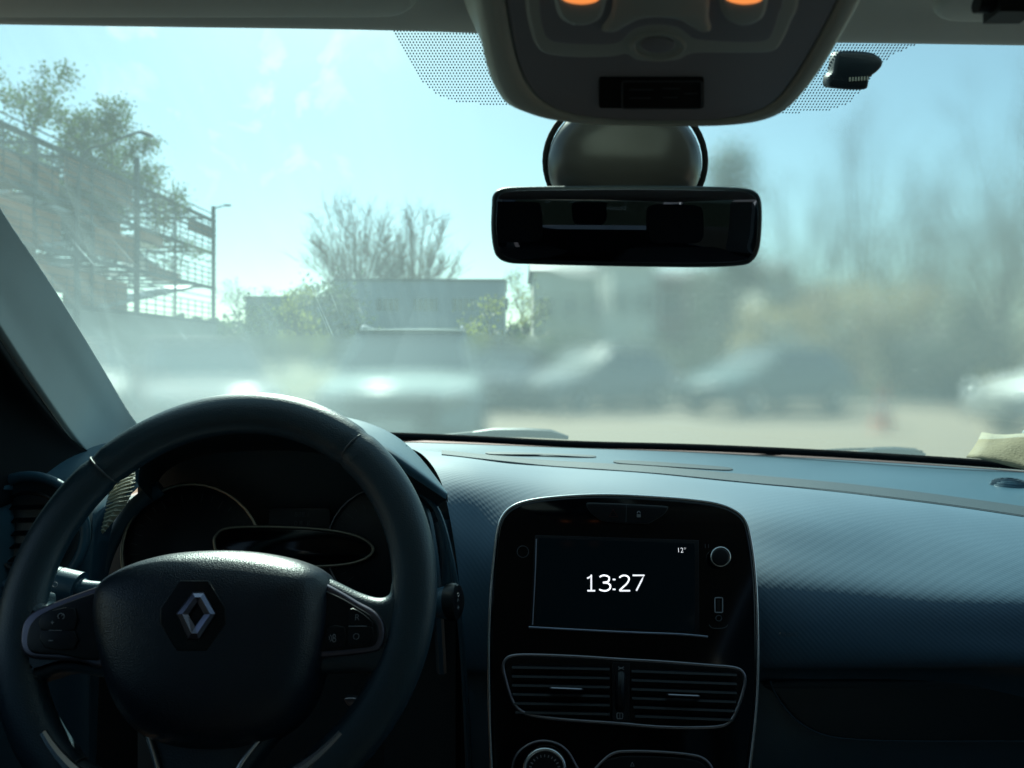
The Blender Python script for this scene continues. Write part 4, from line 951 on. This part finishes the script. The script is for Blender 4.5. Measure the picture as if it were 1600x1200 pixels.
# ------------------------------------------------------------------ trees
def grow(rng, p, d, length, rad, level, maxl, segs, up=.1, spread=.6, kids=(3, 5), droop=0):
    n = 4 if level < 3 else 3; pts = [(p.copy(), rad)]; q = p.copy(); dd = d.copy()
    for k in range(n):
        dd = (dd + Vector((rng.gauss(0, .12), rng.gauss(0, .12), rng.gauss(0, .08) + up * .3 - droop * level * .1))).normalized()
        q = q + dd * (length / n); pts.append((q.copy(), rad * (1 - .75 * (k + 1) / n) if level else rad * (1 - .6 * (k + 1) / n)))
    for a, b in zip(pts, pts[1:]): segs.append((a[0], b[0], a[1], b[1], level))
    if level < maxl:
        m = rng.randint(*kids) + (2 if level == 0 else 0)
        for k in range(m):
            t = (.35 if level == 0 else .2) + (.65 if level == 0 else .8) * (k + rng.random()) / m; f = t * n; i = min(n - 1, int(f)); a, b = pts[i], pts[i + 1]
            base_p = a[0].lerp(b[0], f - i); r0 = a[1] + (b[1] - a[1]) * (f - i)
            ax = (b[0] - a[0]).normalized(); side = ax.orthogonal().normalized(); side.rotate(Matrix.Rotation(rng.random() * 6.283, 3, ax))
            nd = (ax * (1 - spread * .5) + side * spread + Vector((0, 0, up))).normalized()
            grow(rng, base_p, nd, length * (.62 if level else .55) * rng.uniform(.75, 1.15) * (1.15 - .45 * t), max(.006, r0 * .6), level + 1, maxl, segs, up, spread, kids, droop)
    return segs
def tree(name, loc, h, label, seed, leaves=0, leaf=None, lsize=.14, spread=.62, maxl=4, up=.12, kids=(3, 5), group=None, droop=0, rad=.16, cat='tree'):
    rng = random.Random(seed); root = empty(name, loc, label=label, cat=cat, group=group)
    segs = grow(rng, Vector((0, 0, -.1)), Vector((rng.gauss(0, .04), rng.gauss(0, .04), 1)).normalized(), h * .62, rad, 0, maxl, [], up, spread, kids, droop)
    top = max(s[1].z for s in segs); k = h / top
    A = MB(); B = MB(); tips = []
    for a, b, ra, rb, lv in segs:
        a, b = a * k, b * k
        if lv < 2: A.seg(a, b, ra, rb, 6)
        else: B.seg(a, b, max(ra, .008), max(rb, .005), 3)
        if lv >= 3: tips.append((a, b))
    A.build('trunk', bark, root, world=False)
    if leaves and tips:
        lf = MB()
        for _ in range(leaves):
            a, b = rng.choice(tips); p = a.lerp(b, rng.random()) + Vector((rng.gauss(0, .18), rng.gauss(0, .18), rng.gauss(0, .18)))
            u = Vector((rng.gauss(0, 1), rng.gauss(0, 1), rng.gauss(0, 1))).normalized(); v = u.orthogonal().normalized(); s_ = lsize * rng.uniform(.5, 1.3)
            lf.add([p - u * s_ * .5, p + v * s_ * .3, p + u * s_ * .5, p - v * s_ * .3], [(0, 1, 2, 3)], 1)
        B.add(lf.v, lf.f, 1)
    B.build('crown', [twig_m, leaf or leaf_g], root, world=False, smooth=False)
    return root
def twig_tree(name, loc, h, rx, zc, rz, label, seed, limbs=26, twigs=11, group=None, rad=.16, cat='tree', tk=1.0):
    rng = random.Random(seed); root = empty(name, loc, label=label, cat=cat, group=group); A = MB(); B = MB()
    fork = zc - rz * .75
    A.path([(0, 0, -.1), (.05, .02, fork * .5), (0, 0, fork)], [rad, rad * .8, rad * .65], 8)
    for i in range(limbs):
        z = rng.uniform(-.35, 1); a = i * 2.4 + rng.uniform(-.3, .3); rr = math.sqrt(max(0, 1 - z * z)); k = rng.uniform(.8, 1.0)
        end = Vector((math.cos(a) * rr * rx * k, math.sin(a) * rr * rx * k, zc + z * rz * k)); st0 = Vector((0, 0, fork * rng.uniform(.8, 1.0)))
        m1_ = st0.lerp(end, .35) + Vector((0, 0, -.02 * h)) + Vector((rng.gauss(0, .12), rng.gauss(0, .12), 0)); m2_ = st0.lerp(end, .7) + Vector((rng.gauss(0, .15), rng.gauss(0, .15), .01 * h))
        pts = catmull([st0, m1_, m2_, end], 4); n_ = len(pts); r0 = rad * .38
        A.path(pts, [r0 * .62 * (1 - .85 * j / n_) for j in range(n_)], 5, caps=False)
        for t in range(twigs):
            f = .25 + .75 * (t + rng.random()) / twigs; j = min(n_ - 2, int(f * (n_ - 1))); p = pts[j].lerp(pts[j + 1], f * (n_ - 1) - j) if j < n_ - 1 else pts[-1]
            d = (pts[j + 1] - pts[j]).normalized(); d = (d + Vector((rng.gauss(0, .5), rng.gauss(0, .5), rng.gauss(.15, .4)))).normalized(); L_ = rx * rng.uniform(.18, .42)
            q_ = p; pp = [p]
            for _ in range(3): d = (d + Vector((rng.gauss(0, .14), rng.gauss(0, .14), .05))).normalized(); q_ = q_ + d * L_ / 3; pp.append(q_)
            for u_ in range(3): B.seg(pp[u_], pp[u_ + 1], (.016 - .004 * u_) * tk, (.012 - .004 * u_) * tk, 3)
            for _ in range(7):
                v_ = rng.randint(0, 2); o_ = pp[v_].lerp(pp[v_ + 1], rng.random()); e_ = o_ + (d + Vector((rng.gauss(0, .55), rng.gauss(0, .55), rng.gauss(.1, .4)))).normalized() * L_ * rng.uniform(.25, .6); B.seg(o_, e_, .008 * tk, .004 * tk, 3)
    A.build('trunk', bark, root, world=False); B.build('crown', twig_m, root, world=False, smooth=False); return root
def shrub(name, loc, rx, ry, rz, label, seed, n=2500, leaf=None, lsize=.16, twigs=40, group=None, cat='bush', zc=None, cone=False):
    rng = random.Random(seed); root = empty(name, loc, label=label, cat=cat, group=group); A = MB(); B = MB(); zc = zc or rz
    for k in range(twigs):
        a = rng.random() * 6.283; t = Vector((math.cos(a) * rx * rng.uniform(.2, .9), math.sin(a) * ry * rng.uniform(.2, .9), zc + rz * rng.uniform(-.4, .8)))
        if cone: t = Vector((0, 0, zc + rz * rng.uniform(-.5, .9))) + Vector((t.x, t.y, 0)) * .3
        A.path(catmull([Vector((t.x * .1, t.y * .1, -.05)), t * .5 + Vector((rng.gauss(0, .1), rng.gauss(0, .1), 0)), t], 2), [.04, .034, .026, .018, .008], 4)
    cl = []
    for _ in range(max(12, n // 90)):
        z = rng.uniform(-.9, .95); rr = math.sqrt(max(0, 1 - z * z)) * rng.uniform(.5, 1.05)
        if cone: rr = (1 - (z + 1) / 2) * rng.uniform(.6, 1.1) + .06
        a = rng.random() * 6.283; cl.append((Vector((math.cos(a) * rr * rx, math.sin(a) * rr * ry, zc + z * rz)), rng.uniform(.12, .3)))
    for _ in range(n):
        c, s0 = rng.choice(cl); s1_ = s0 * min(rx, ry, rz) * 1.3
        p = c + Vector((rng.gauss(0, s1_ * 1.1), rng.gauss(0, s1_ * 1.1), rng.gauss(0, s1_ * .8))); p.z = max(.03, p.z)
        u = Vector((rng.gauss(0, 1), rng.gauss(0, 1), rng.gauss(0, 1))).normalized(); v = u.orthogonal().normalized(); s_ = lsize * rng.uniform(.5, 1.4)
        B.add([p - u * s_ * .5, p + v * s_ * .32, p + u * s_ * .5, p - v * s_ * .32], [(0, 1, 2, 3)])
    A.build('stems', bark, root, world=False); B.build('foliage', leaf or leaf_d, root, world=False, smooth=False); return root
def G0(px, Y): return Vector(((px - 800) / F * Y, Y, 0))

tree('birch_tree', G0(12, 27), 13.6, 'tall green birch in leaf rising behind the left end of the steel frame building', 3, 24000, leaf_g, .15, .62, 4, .12, (5, 7), droop=.35, rad=.2)
tree('birch_tree', G0(88, 30), 11.6, 'drooping leafy birch just right of the tallest one, behind the street lamp arm', 8, 13000, leaf_g, .13, .42, 4, .10, (5, 6), droop=.45, rad=.16)
twig_tree('bare_tree', G0(560, 56), 13, 4.2, 8.8, 4.6, 'wide leafless tree behind the left half of the long blue grey shed', 12, 46, 22, tk=1.15)
twig_tree('bare_tree', G0(650, 60), 13, 3.7, 8.8, 4.8, 'leafless tree with a narrower crown behind the middle of the long blue grey shed', 25, 40, 22, tk=1.15)
tree('bare_tree', G0(372, 48), 6.6, 'small bare tree beside the corner post of the steel frame building', 31, 200, leaf_d, .12, .6, 4, .1, (3, 5), rad=.1)
tree('bare_tree', G0(425, 50), 6.2, 'small bare tree just left of the dark rounded bushes', 33, 200, leaf_d, .12, .6, 4, .1, (3, 5), rad=.1)
tree('young_tree', G0(812, 38), 6.0, 'thin young tree with sparse pale leaves at the right end of the shed', 41, 900, leaf_y, .12, .55, 4, .12, (3, 5), rad=.08)
rt = [(1255, 30, 9.5, 'slim bare tree nearest the dark conifer, on the passenger side'), (1345, 27, 10.6, 'tall bare tree in the middle of the passenger side row'),
      (1450, 29, 8.8, 'shorter bare tree between the two tallest on the passenger side'), (1568, 22, 10.2, 'tall bare tree at the right edge of the view, reaching the top'), (1640, 25, 10.5, 'bare tree cut by the right edge of the windscreen view'), (1400, 33, 8.6, 'bare tree set back behind the tallest one in the middle of the passenger side'), (1515, 32, 9.4, 'bare tree set back just left of the one reaching the top of the view')]
for k, (px, Y, h, lb) in enumerate(rt): twig_tree('bare_tree', G0(px, Y), h, 2.1 + .5 * (k % 2), h * .56, h * .45, lb, 50 + k * 3, 34, 10, 'bare trees on the passenger side', .12, tk=.6)
shrub('evergreen_bush', G0(500, 42), 3.0, 2, 2.6, 'rounded dark evergreen bush at the left end of the shed', 61, 4200, leaf_d, .22)
shrub('evergreen_bush', G0(430, 41), 2.4, 2, 2.0, 'lower dark bush between the steel frame building and the shed bush', 62, 3000, leaf_d, .22)
shrub('spring_bush', G0(470, 36), 1.0, 1, 2.3, 'pale yellow green upright bush in front of the dark bushes', 63, 1500, leaf_y, .16)
shrub('spring_bush', G0(785, 33), 1.4, 1.2, 1.9, 'bright green bush by the right end of the long shed', 64, 1500, leaf_y, .16)
shrub('conifer', G0(1140, 35), 1.9, 1.9, 5.6, 'tall dark conifer behind the rear view mirror, right of the white house', 65, 6500, leaf_d, .26, twigs=20, cat='tree', cone=True)
for k, (px, Y, rx, rz, lf, lb) in enumerate([(1225, 24, 2.0, 1.35, leaf_b, 'russet bush nearest the conifer behind the parked cars'), (1320, 23, 2.2, 1.7, leaf_b, 'tall russet bush behind the dark hatchback'),
      (1415, 22, 1.9, 1.75, leaf_b, 'russet bush behind the traffic cone'), (1490, 20, 1.5, 1.45, leaf_d, 'dark green bush between the cone and the white car'), (1590, 23, 2.2, 1.6, leaf_b, 'russet bush behind the white car at the edge'),
      (1700, 23, 2.2, 1.6, leaf_b, 'russet bush beyond the white car, outermost of the row'), (1010, 30, 2.4, .9, leaf_d, 'low dark bush in front of the white house'), (880, 30, 2.2, 1.1, leaf_d, 'low dark bush left of the white house')]):
    shrub('bush', G0(px, Y), rx, 1.1, rz, lb, 80 + k, 2600, lf, .17, group='bushes along the back of the car park')
# far mass of trees on the skyline
rng = random.Random(5); mb = MB()
for k in range(9000):
    x = rng.uniform(-70, 110); y = rng.uniform(95, 115); hmax = 5.5 + 3 * noise.noise(Vector((x * .08, 0, 0))) + 1.5 * noise.noise(Vector((x * .4, 3, 0)))
    p = Vector((x, y, rng.random() ** .7 * hmax)); u = Vector((rng.gauss(0, 1), rng.gauss(0, 1), rng.gauss(0, 1))).normalized(); v = u.orthogonal().normalized(); s_ = rng.uniform(.5, 1.1)
    mb.add([p - u * s_, p + v * s_ * .6, p + u * s_, p - v * s_ * .6], [(0, 1, 2, 3)])
tag(mb.build('distant_woods', leaf_d, None, smooth=False), 'dark strip of distant woods on the skyline', 'woods', kind='stuff')

# ------------------------------------------------------------------ steel frame building on the left
fb = empty('steel_frame_building', (-15, 18, 0), label='open steel frame building with rusty panels and railings, left of the road', cat='building')
X0, XB = 0, -7.0; Y0, Y1 = -1, 19.6
mb = MB(); mb.box((XB / 2, (Y0 + Y1) / 2, 1.45), (7.0, Y1 - Y0, 2.9)); mb.build('base_wall', conc, fb, world=False, smooth=False)
LV = [3.0, 4.75, 6.5, 8.15]
def lv_top(y): return LV[3] + .25 - .012 * y
for k, y in enumerate([Y0 + .1, 2.2, 5.4, 8.6, 11.8, 15.2, Y1 - .15]):
    for x in (X0 - .12, XB + .15):
        mb = MB(); top = {4: 9.3, 6: 8.9}.get(k, 8.25) if x > -1 else 8.2
        mb.box((x, y, top / 2 + 1.4), (.17 if k == 4 else .15 if k == 6 else .08, .16 if k in (4, 6) else .08, top - 2.8)); mb.build('post', steel, fb, world=False, smooth=False)
for li, z in enumerate(LV):
    mb = MB(); mb.box((X0 - .12, (Y0 + Y1) / 2, z), (.12, Y1 - Y0, .16)); mb.box((XB + .15, (Y0 + Y1) / 2, z), (.12, Y1 - Y0, .16))
    for y in [Y0 + .3 + 1.6 * i for i in range(13)]: mb.box((XB / 2, y, z - .02), (abs(XB), .07, .10))
    mb.build('floor_beam', steel, fb, world=False, smooth=False)
for li, z in enumerate(LV[:3] + [LV[3] - .95]):
    mb = MB()
    for dz in (.2, .45, .7, .95, 1.25): mb.box((X0 - .05, (Y0 + Y1) / 2, z + dz), (.04, Y1 - Y0, .045))
    for i in range(27): mb.box((X0 - .05, Y0 + .2 + .78 * i, z + .5), (.035, .035, .95))
    for dz in (.5, .95): mb.box((XB, (Y0 + Y1) / 2, z + dz), (.04, Y1 - Y0, .045))
    mb.build('railing', steel, fb, world=False, smooth=False)
rng = random.Random(11)
for (ya, yb2, z, hgt) in ((-.8, 3.0, 7.1, .95), (3.2, 6.8, 6.6, .9), (7.2, 11.6, 7.2, .9), (-.8, 2.1, 5.2, 1.1), (2.4, 5.0, 5.0, .9), (12.1, 14.2, 6.0, .6), (16.8, 19.4, 7.3, .55), (-.8, 5.2, 3.3, 1.1), (5.6, 9.6, 3.4, .9), (13.0, 15.8, 4.6, .5), (9, 12, 5.0, 1.0)):
    mb = MB(); mb.box((X0 - .22, (ya + yb2) / 2, z + hgt / 2), (.05, yb2 - ya, hgt)); mb.build('cladding_panel', rust, fb, world=False, smooth=False)
for (ya, yb2, za, zb) in ((6, 14, 4.8, 6.5), (10, 18.5, 3.1, 4.7), (17.5, 9, 4.8, 6.4), (2, 9, 3.1, 4.8)):
    mb = MB(); L_ = math.hypot(yb2 - ya, zb - za); a = math.atan2(zb - za, yb2 - ya)
    mb.box((-1.4, (ya + yb2) / 2, (za + zb) / 2), (1.3, L_, .14), M=Matrix.Rotation(a, 3, 'X')); mb.build('ramp', galv, fb, world=False, smooth=False)
for (ya, yb2, z, hgt) in ((-1, 4.2, 5.9, 1.3), (-1, 7.5, 3.0, 1.5), (4.4, 8.0, 5.0, 1.2), (8.2, 12.5, 3.1, 1.2), (9.0, 12.0, 6.2, .9)):
    mb = MB(); mb.box((X0 - .9, (ya + yb2) / 2, z + hgt / 2), (.06, yb2 - ya, hgt)); mb.build('cladding_panel', rust, fb, world=False, smooth=False)
mb = MB(); mb.box((XB + .05, 5, 5.0), (.08, 12, 4.6)); mb.build('rear_wall', rust, fb, world=False, smooth=False)
for (x, y, z, d) in ((-3.5, 4, 4.8, (2.2, 3, .12)), (-3, 12, 4.8, (3, 4, .12)), (-3, 16, 6.5, (3, 3, .12)), (-3, 8, 6.5, (4, 5, .12)), (-3, 14, 3.05, (5, 8, .12))):
    mb = MB(); mb.box((x, y, z), d); mb.build('deck', galv, fb, world=False, smooth=False)
mb = MB(); mb.seg((X0 - .1, Y1 - .15, 8.8), (X0 + .5, Y1 - .15, 8.95), .04, .03, 6, caps=True); mb.box((X0 + .6, Y1 - .15, 8.95), (.3, .14, .08)); mb.build('corner_lamp', steel, fb, world=False)

# street lamp leaning over the frame
sl = empty('street_lamp', G0(120, 22), label='street lamp with a curved arm and flat head among the birch branches', cat='street lamp')
mb = MB(); hz_ = EYE + (HOR - 212) / F * 22
mb.path(catmull([(0, 0, 0), (0, 0, 3), (0, 0, 5.9), (.25, 0, hz_ - .55), (.9, 0, hz_ - .25), (1.55, 0, hz_ + .02), (1.95, 0, hz_ + .12)], 5), [.09] * 5 + [.08] * 5 + [.06] * 5 + [.04] * 16, 8); mb.build('pole', steel, sl, world=False)
mb = MB(); mb.path([(1.82, 0, hz_ + .13), (1.95, 0, hz_ + .10), (2.15, 0, hz_ + .02), (2.3, 0, hz_ - .05)], [.03, .09, .10, .03], 10, flat=.5); mb.build('lamp_head', steel, sl, world=False)

# long shed
sh_ = empty('shed', (-7.6, 52, 0), label='long flat roofed blue grey shed behind the silver off-road car', cat='building')
mb = MB(); mb.box((1.6, 0, 3.1), (11.1, 8, 6.2)); mb.box((-7.0, .5, 2.6), (6.1, 7, 5.2)); mb.build('wall', shed_m, sh_, world=False, smooth=False)
mb = MB(); mb.box((1.6, 0, 6.27), (11.3, 8.2, .14)); mb.box((-7.1, .5, 5.26), (6.2, 7.2, .12)); mb.build('roof', roof_m, sh_, world=False, smooth=False)
for x in (-3.0, -.5, 2.0, 4.5, 6.6):
    mb = MB(); mb.box((x, -4.02, 4.7), (1.5, .06, .8)); mb.build('window', win_m, sh_, world=False, smooth=False)
mb = MB()
for k in range(30): mb.box((-3.8 + .375 * k, -4.03, 3.1), (.05, .07, 6.1))
mb.build('cladding_seams', shed_m, sh_, world=False, smooth=False)
for x in (-1.9, 2.8): 
    mb = MB(); mb.box((x, -4.03, 1.6), (2.6, .08, 3.2)); mb.build('door', grey_w, sh_, world=False, smooth=False)
def house(name, loc, blocks, label):
    root = empty(name, loc, label=label, cat='building')
    for (x, y, wd, dp_, h, m_, roofh, cols_, rows_) in blocks:
        mb = MB(); mb.box((x, y, h / 2), (wd, dp_, h)); wl = mb.build('wall', m_, root, world=False, smooth=False)
        mb = MB(); a = x - wd / 2 - .2; b = x + wd / 2 + .2; f_ = y - dp_ / 2 - .25; k_ = y + dp_ / 2 + .25
        mb.add([(a, f_, h + .002), (b, f_, h + .002), (b, k_, h + .002), (a, k_, h + .002), (a, y, h + roofh), (b, y, h + roofh)], [(0, 1, 5, 4), (2, 3, 4, 5), (0, 4, 3), (1, 2, 5), (0, 3, 2, 1)]); mb.build('roof', roof_m, root, world=False, smooth=False)
        for i in range(cols_):
            for j in range(rows_):
                wx = x - wd / 2 + wd * (i + .5) / cols_; wz = 1.5 + j * 2.7
                m2 = MB(); m2.box((wx, y - dp_ / 2 - .02, wz), (.9, .06, 1.2)); wn_ = m2.build('window', white_p, root, world=False, smooth=False)
                m3 = MB(); m3.box((wx, y - dp_ / 2 - .055, wz), (.74, .03, 1.04)); m3.build('pane', win_m, wn_, world=False, smooth=False)
    return root
house('house', G0(1020, 44), [(-1.9, 0, 2.6, 8, 6.6, white_w, 1.0, 2, 2), (1.2, .5, 3.4, 8, 5.8, red_w, 1.0, 2, 2), (3.6, 1, 1.4, 7, 5.0, white_w, .6, 1, 2)], 'white house with brick red wing, below the rear view mirror')
house('house', G0(885, 47), [(0, 0, 4.4, 7, 6.3, grey_w, 1.2, 3, 2)], 'dark grey house just right of the thin young tree')
house('house', G0(1185, 46), [(0, 0, 2.2, 7, 6.4, white_w, .8, 1, 2), (2.6, .5, 3, 7, 5.0, white_w, .8, 2, 2)], 'narrow pale house between the conifer and the russet bushes')

# ------------------------------------------------------------------ parked cars
tyre_m = pbr('tyre', (.02, .02, .02), .85); rim_m = pbr('alloy', (.45, .46, .48), .35, metal=.8); lamp_m = pbr('headlamp_glass', (.35, .38, .4), .3, metal=.2); carglass = pbr('car_glass', (.03, .05, .055), .05, spec=.9); trim_m = pbr('black_trim', (.015, .015, .016), .5); plate_m = pbr('number_plate', (.6, .6, .55), .5)
def make_car(name, loc, rz, paint, label, L_=4.2, Wd=1.78, H=1.5, hood_h=.92, kind='hatch', group='cars parked in the row ahead'):
    """front of the car points to local -Y"""
    root = empty(name, loc, rz, label=label, cat='car', group=group)
    hw = Wd / 2; suv = kind == 'suv'
    # stations along length: y, top height, half width, bottom
    stn = [(0, .50, hw * .74, .32), (.05, .64, hw * .86, .24), (.22, .72 + .1 * suv, hw * .95, .20), (.55, hood_h - .07, hw * .985, .19), (1.0, hood_h, hw, .19), (1.35, hood_h + .03, hw, .19), (2.1, hood_h + .05, hw, .19), (2.9, hood_h + .06, hw, .19), (3.5, hood_h + .08, hw * .99, .20), (3.9, hood_h + .08, hw * .95, .24), (4.12, hood_h - .02, hw * .90, .30), (4.2, .70, hw * .84, .36)]
    sc_ = L_ / 4.2; vs = []; fs = []
    for y, zt, w_, zb in stn:
        sec = [(-w_ * .90, zb), (-w_ * .985, zb + .10), (-w_, (zb + zt) * .5), (-w_ * .985, zt - .14), (-w_ * .93, zt - .045), (-w_ * .80, zt - .008), (-w_ * .4, zt + .012), (0, zt + .018)]
        sec = sec + [(-a, b) for a, b in sec[-2::-1]]
        vs += [Vector((a, y * sc_ - L_ / 2, b)) for a, b in sec]
    n = 15
    for j in range(len(stn) - 1):
        for i in range(n - 1): fs.append((j * n + i, j * n + i + 1, (j + 1) * n + i + 1, (j + 1) * n + i))
        fs.append((j * n + n - 1, j * n, (j + 1) * n, (j + 1) * n + n - 1))
    fs.append(tuple(range(n - 1, -1, -1))); fs.append(tuple((len(stn) - 1) * n + i for i in range(n)))
    bd = mesh('body', vs, fs, paint, root, True, None, False, 40); fix_normals(bd); md = bd.modifiers.new('sub', 'SUBSURF'); md.levels = md.render_levels = 1
    # cabin: glass house and roof
    ya, yb1, yc, yd = 1.12 * sc_, 1.95 * sc_, 3.35 * sc_, (4.08 if suv else 3.98) * sc_
    bz = hood_h + .03; rw = hw * .74; bw = hw * .90
    def q(x, y, z): return Vector((x, y - L_ / 2, z))
    ws = [q(-bw * .96, ya, bz), q(bw * .96, ya, bz), q(rw, yb1, H - .05), q(-rw, yb1, H - .05)]
    rwn = [q(-rw, yc, H - .05), q(rw, yc, H - .05), q(bw * .94, yd, bz + .06), q(-bw * .94, yd, bz + .06)]
    def pane(nm, p4, m_, off):
        mb = MB(); c_ = sum(p4, Vector()) / 4; nr = (p4[1] - p4[0]).cross(p4[3] - p4[0]).normalized()
        if nr.dot(c_ - q(0, 2.4 * sc_, .9)) < 0: nr = -nr
        ins = [p.lerp(c_, .05) + nr * off for p in p4]; ins2 = [p + nr * -.02 for p in ins]
        mb.add(ins + ins2, [(0, 1, 2, 3), (7, 6, 5, 4), (0, 4, 5, 1), (1, 5, 6, 2), (2, 6, 7, 3), (3, 7, 4, 0)]); o = mb.build(nm, m_, root, world=False, smooth=False); fix_normals(o); return o
    cab = MB()
    # painted frame (pillars) as a closed hull, slightly inside the panes
    hv = [q(-bw, ya, bz - .03), q(bw, ya, bz - .03), q(rw, yb1, H - .05), q(-rw, yb1, H - .05), q(-rw, yc, H - .05), q(rw, yc, H - .05), q(bw, yd, bz), q(-bw, yd, bz)]
    cab.add(hv, [(0, 1, 2, 3), (3, 2, 5, 4), (4, 5, 6, 7), (0, 3, 4, 7), (1, 6, 5, 2)]); cb_ = cab.build('cabin', paint, root, world=False, smooth=False); fix_normals(cb_)
    rf = []
    for j, (y, k_) in enumerate(((yb1 - .03, 0), (yb1 + .2, .7), ((yb1 + yc) / 2, 1), (yc - .2, .8), (yc + .05, .1))):
        rf.append([q(-rw * 1.015, y, H - .055), q(-rw * .85, y, H - .02 + .02 * k_), q(0, y, H - .01 + .03 * k_), q(rw * .85, y, H - .02 + .02 * k_), q(rw * 1.015, y, H - .055)])
    ro, _ = patch('roof', rf, paint, root, 3, 3, world=False)
    pane('front_windscreen', ws, carglass, .006); pane('rear_window', rwn, carglass, .006)
    for s_ in (-1, 1):
        pane('side_window', [q(s_ * bw, ya + .22, bz), q(s_ * bw, (ya + yd) / 2, bz), q(s_ * rw, (ya + yd) / 2, H - .06), q(s_ * rw, yb1 + .06, H - .06)], carglass, .006)
        pane('side_window', [q(s_ * bw, (ya + yd) / 2 + .04, bz), q(s_ * bw, yd - .3, bz), q(s_ * rw, yc - .03, H - .06), q(s_ * rw, (ya + yd) / 2 + .04, H - .06)], carglass, .006)
        for y in (.80 * sc_, 3.35 * sc_):
            mb = MB(); r_ = .34 if suv else .315; cx_ = s_ * (hw - .10)
            mb.path([q(cx_ - s_ * .10, y, r_), q(cx_ - s_ * .09, y, r_), q(cx_ + s_ * .09, y, r_), q(cx_ + s_ * .115, y, r_)], [r_ * .93, r_, r_, r_ * .90], 28); wh = mb.build('wheel', tyre_m, root, world=False)
            m2 = MB(); m2.path([q(cx_ + s_ * .10, y, r_), q(cx_ + s_ * .118, y, r_)], [r_ * .62, r_ * .60], 20)
            for k in range(5):
                a = R(72 * k); m2.seg(q(cx_ + s_ * .12, y, r_), q(cx_ + s_ * .12, y + math.cos(a) * r_ * .6, r_ + math.sin(a) * r_ * .6), .035, .025, 4)
            m2.build('rim', rim_m, wh, world=False)
        mb = MB(); c_ = q(s_ * hw * .70, .10, hood_h - .25); mb.path(catmull([q(s_ * hw * .46, .03, hood_h - .27), q(s_ * hw * .66, .07, hood_h - .245), q(s_ * hw * .86, .22, hood_h - .20)], 4), [.03, .05, .065, .075, .08, .08, .075, .06, .03], 10, flat=1.2); mb.build('headlight', lamp_m, root, world=False)
        mb = MB(); mb.path([q(s_ * (hw + .02), ya + .32, bz + .05), q(s_ * (hw + .10), ya + .30, bz + .09), q(s_ * (hw + .20), ya + .31, bz + .08)], [.03, .08, .05], 10); mb.build('wing_mirror', paint, root, world=False)
        mb = MB(); mb.box(q(s_ * hw * .78, L_ - .04, hood_h - .12), (.26, .10, .22)); mb.build('tail_light', rust, root, world=False, smooth=False)
    mb = MB()
    if suv: mb.box(q(0, .012, hood_h - .36), (hw * 1.02, .09, .34))
    for k in range(6 if suv else 3): mb.box(q(0, .005, hood_h - .22 - .055 * k), (hw * .92, .10, .022))
    mb.build('grille', trim_m, root, world=False, smooth=False)
    mb = MB(); mb.box(q(0, .00, .36), (hw * 1.5, .10, .14)); bp_ = mb.build('front_bumper', trim_m, root, world=False, smooth=False)
    mb = MB(); mb.box(q(0, -.055, .47), (.48, .02, .105)); mb.build('number_plate', plate_m, root, world=False, smooth=False)
    if suv:
        for s_ in (-1, 1):
            mb = MB(); mb.path(catmull([q(s_ * rw * .93, yb1 + .1, H - .02), q(s_ * rw * .93, yb1 + .2, H + .04), q(s_ * rw * .93, yc - .2, H + .04), q(s_ * rw * .93, yc - .1, H - .02)], 4), .018, 6); mb.build('roof_rail', rim_m, root, world=False)
    return root
def paintm(n, c, met=.0, r=.55): return pbr(n, c, .5, metal=0, coat=.06, spec=0, vary=.05)
p_sil = paintm('silver_paint', (.30, .35, .35)); p_wh = paintm('white_paint', (.5, .5, .48), .0); p_dk = paintm('dark_teal_paint', (.13, .17, .18)); p_gr = paintm('grey_paint', (.22, .24, .25)); p_bl = paintm('blue_black_paint', (.10, .12, .14)); p_lg = paintm('light_grey_paint', (.24, .24, .24))
make_car('parked_car', ((622 - 800) / F * 8 - .14, 8 + 2.2, 0), R(2), p_sil, 'silver off-road car with roof rails and barred grille, facing us behind the steering wheel', 4.5, 1.98, 1.60, 1.00, 'suv')
make_car('parked_car', (-4.5, 10.6, 0), R(30), p_lg, 'light grey hatchback with bright glints left of the silver off-road car')
make_car('parked_car', (-7.9, 13.2, 0), R(48), p_wh, 'white car behind the windscreen pillar, leftmost in the row')
make_car('parked_car', (-.1, 18.4, 0), R(-12), p_bl, 'dark car standing farther back, right of the silver off-road car')
make_car('parked_car', (2.0, 17.6, 0), R(-52), p_gr, 'grey hatchback with pale glints, below the rear view mirror', hood_h=.9)
make_car('parked_car', (5.7, 16.6, 0), R(-62), p_dk, 'dark teal hatchback with a bright windscreen glint, left of the traffic cone', hood_h=.92)
make_car('parked_car', (9.5, 11.5, 0), R(-86), p_wh, 'white car at the right edge, behind the beige card')
# traffic cone
co_ = empty('traffic_cone', G0(1380, 12.6) , label='orange traffic cone with a white band on the road', cat='traffic cone')
oran = pbr('cone_orange', (.55, .16, .08), .7); 
mb = MB(); mb.box((0, 0, .02), (.36, .36, .04)); mb.build('base', oran, co_, world=False, smooth=False)
mb = MB(); mb.path([(0, 0, .041), (0, 0, .25), (0, 0, .45), (0, 0, .72)], [.14, .10, .07, .025], 18); mb.build('cone_body', oran, co_, world=False)
mb = MB(); mb.path([(0, 0, .30), (0, 0, .44)], [.0965, .075], 18); mb.build('white_band', white_p, co_, world=False)
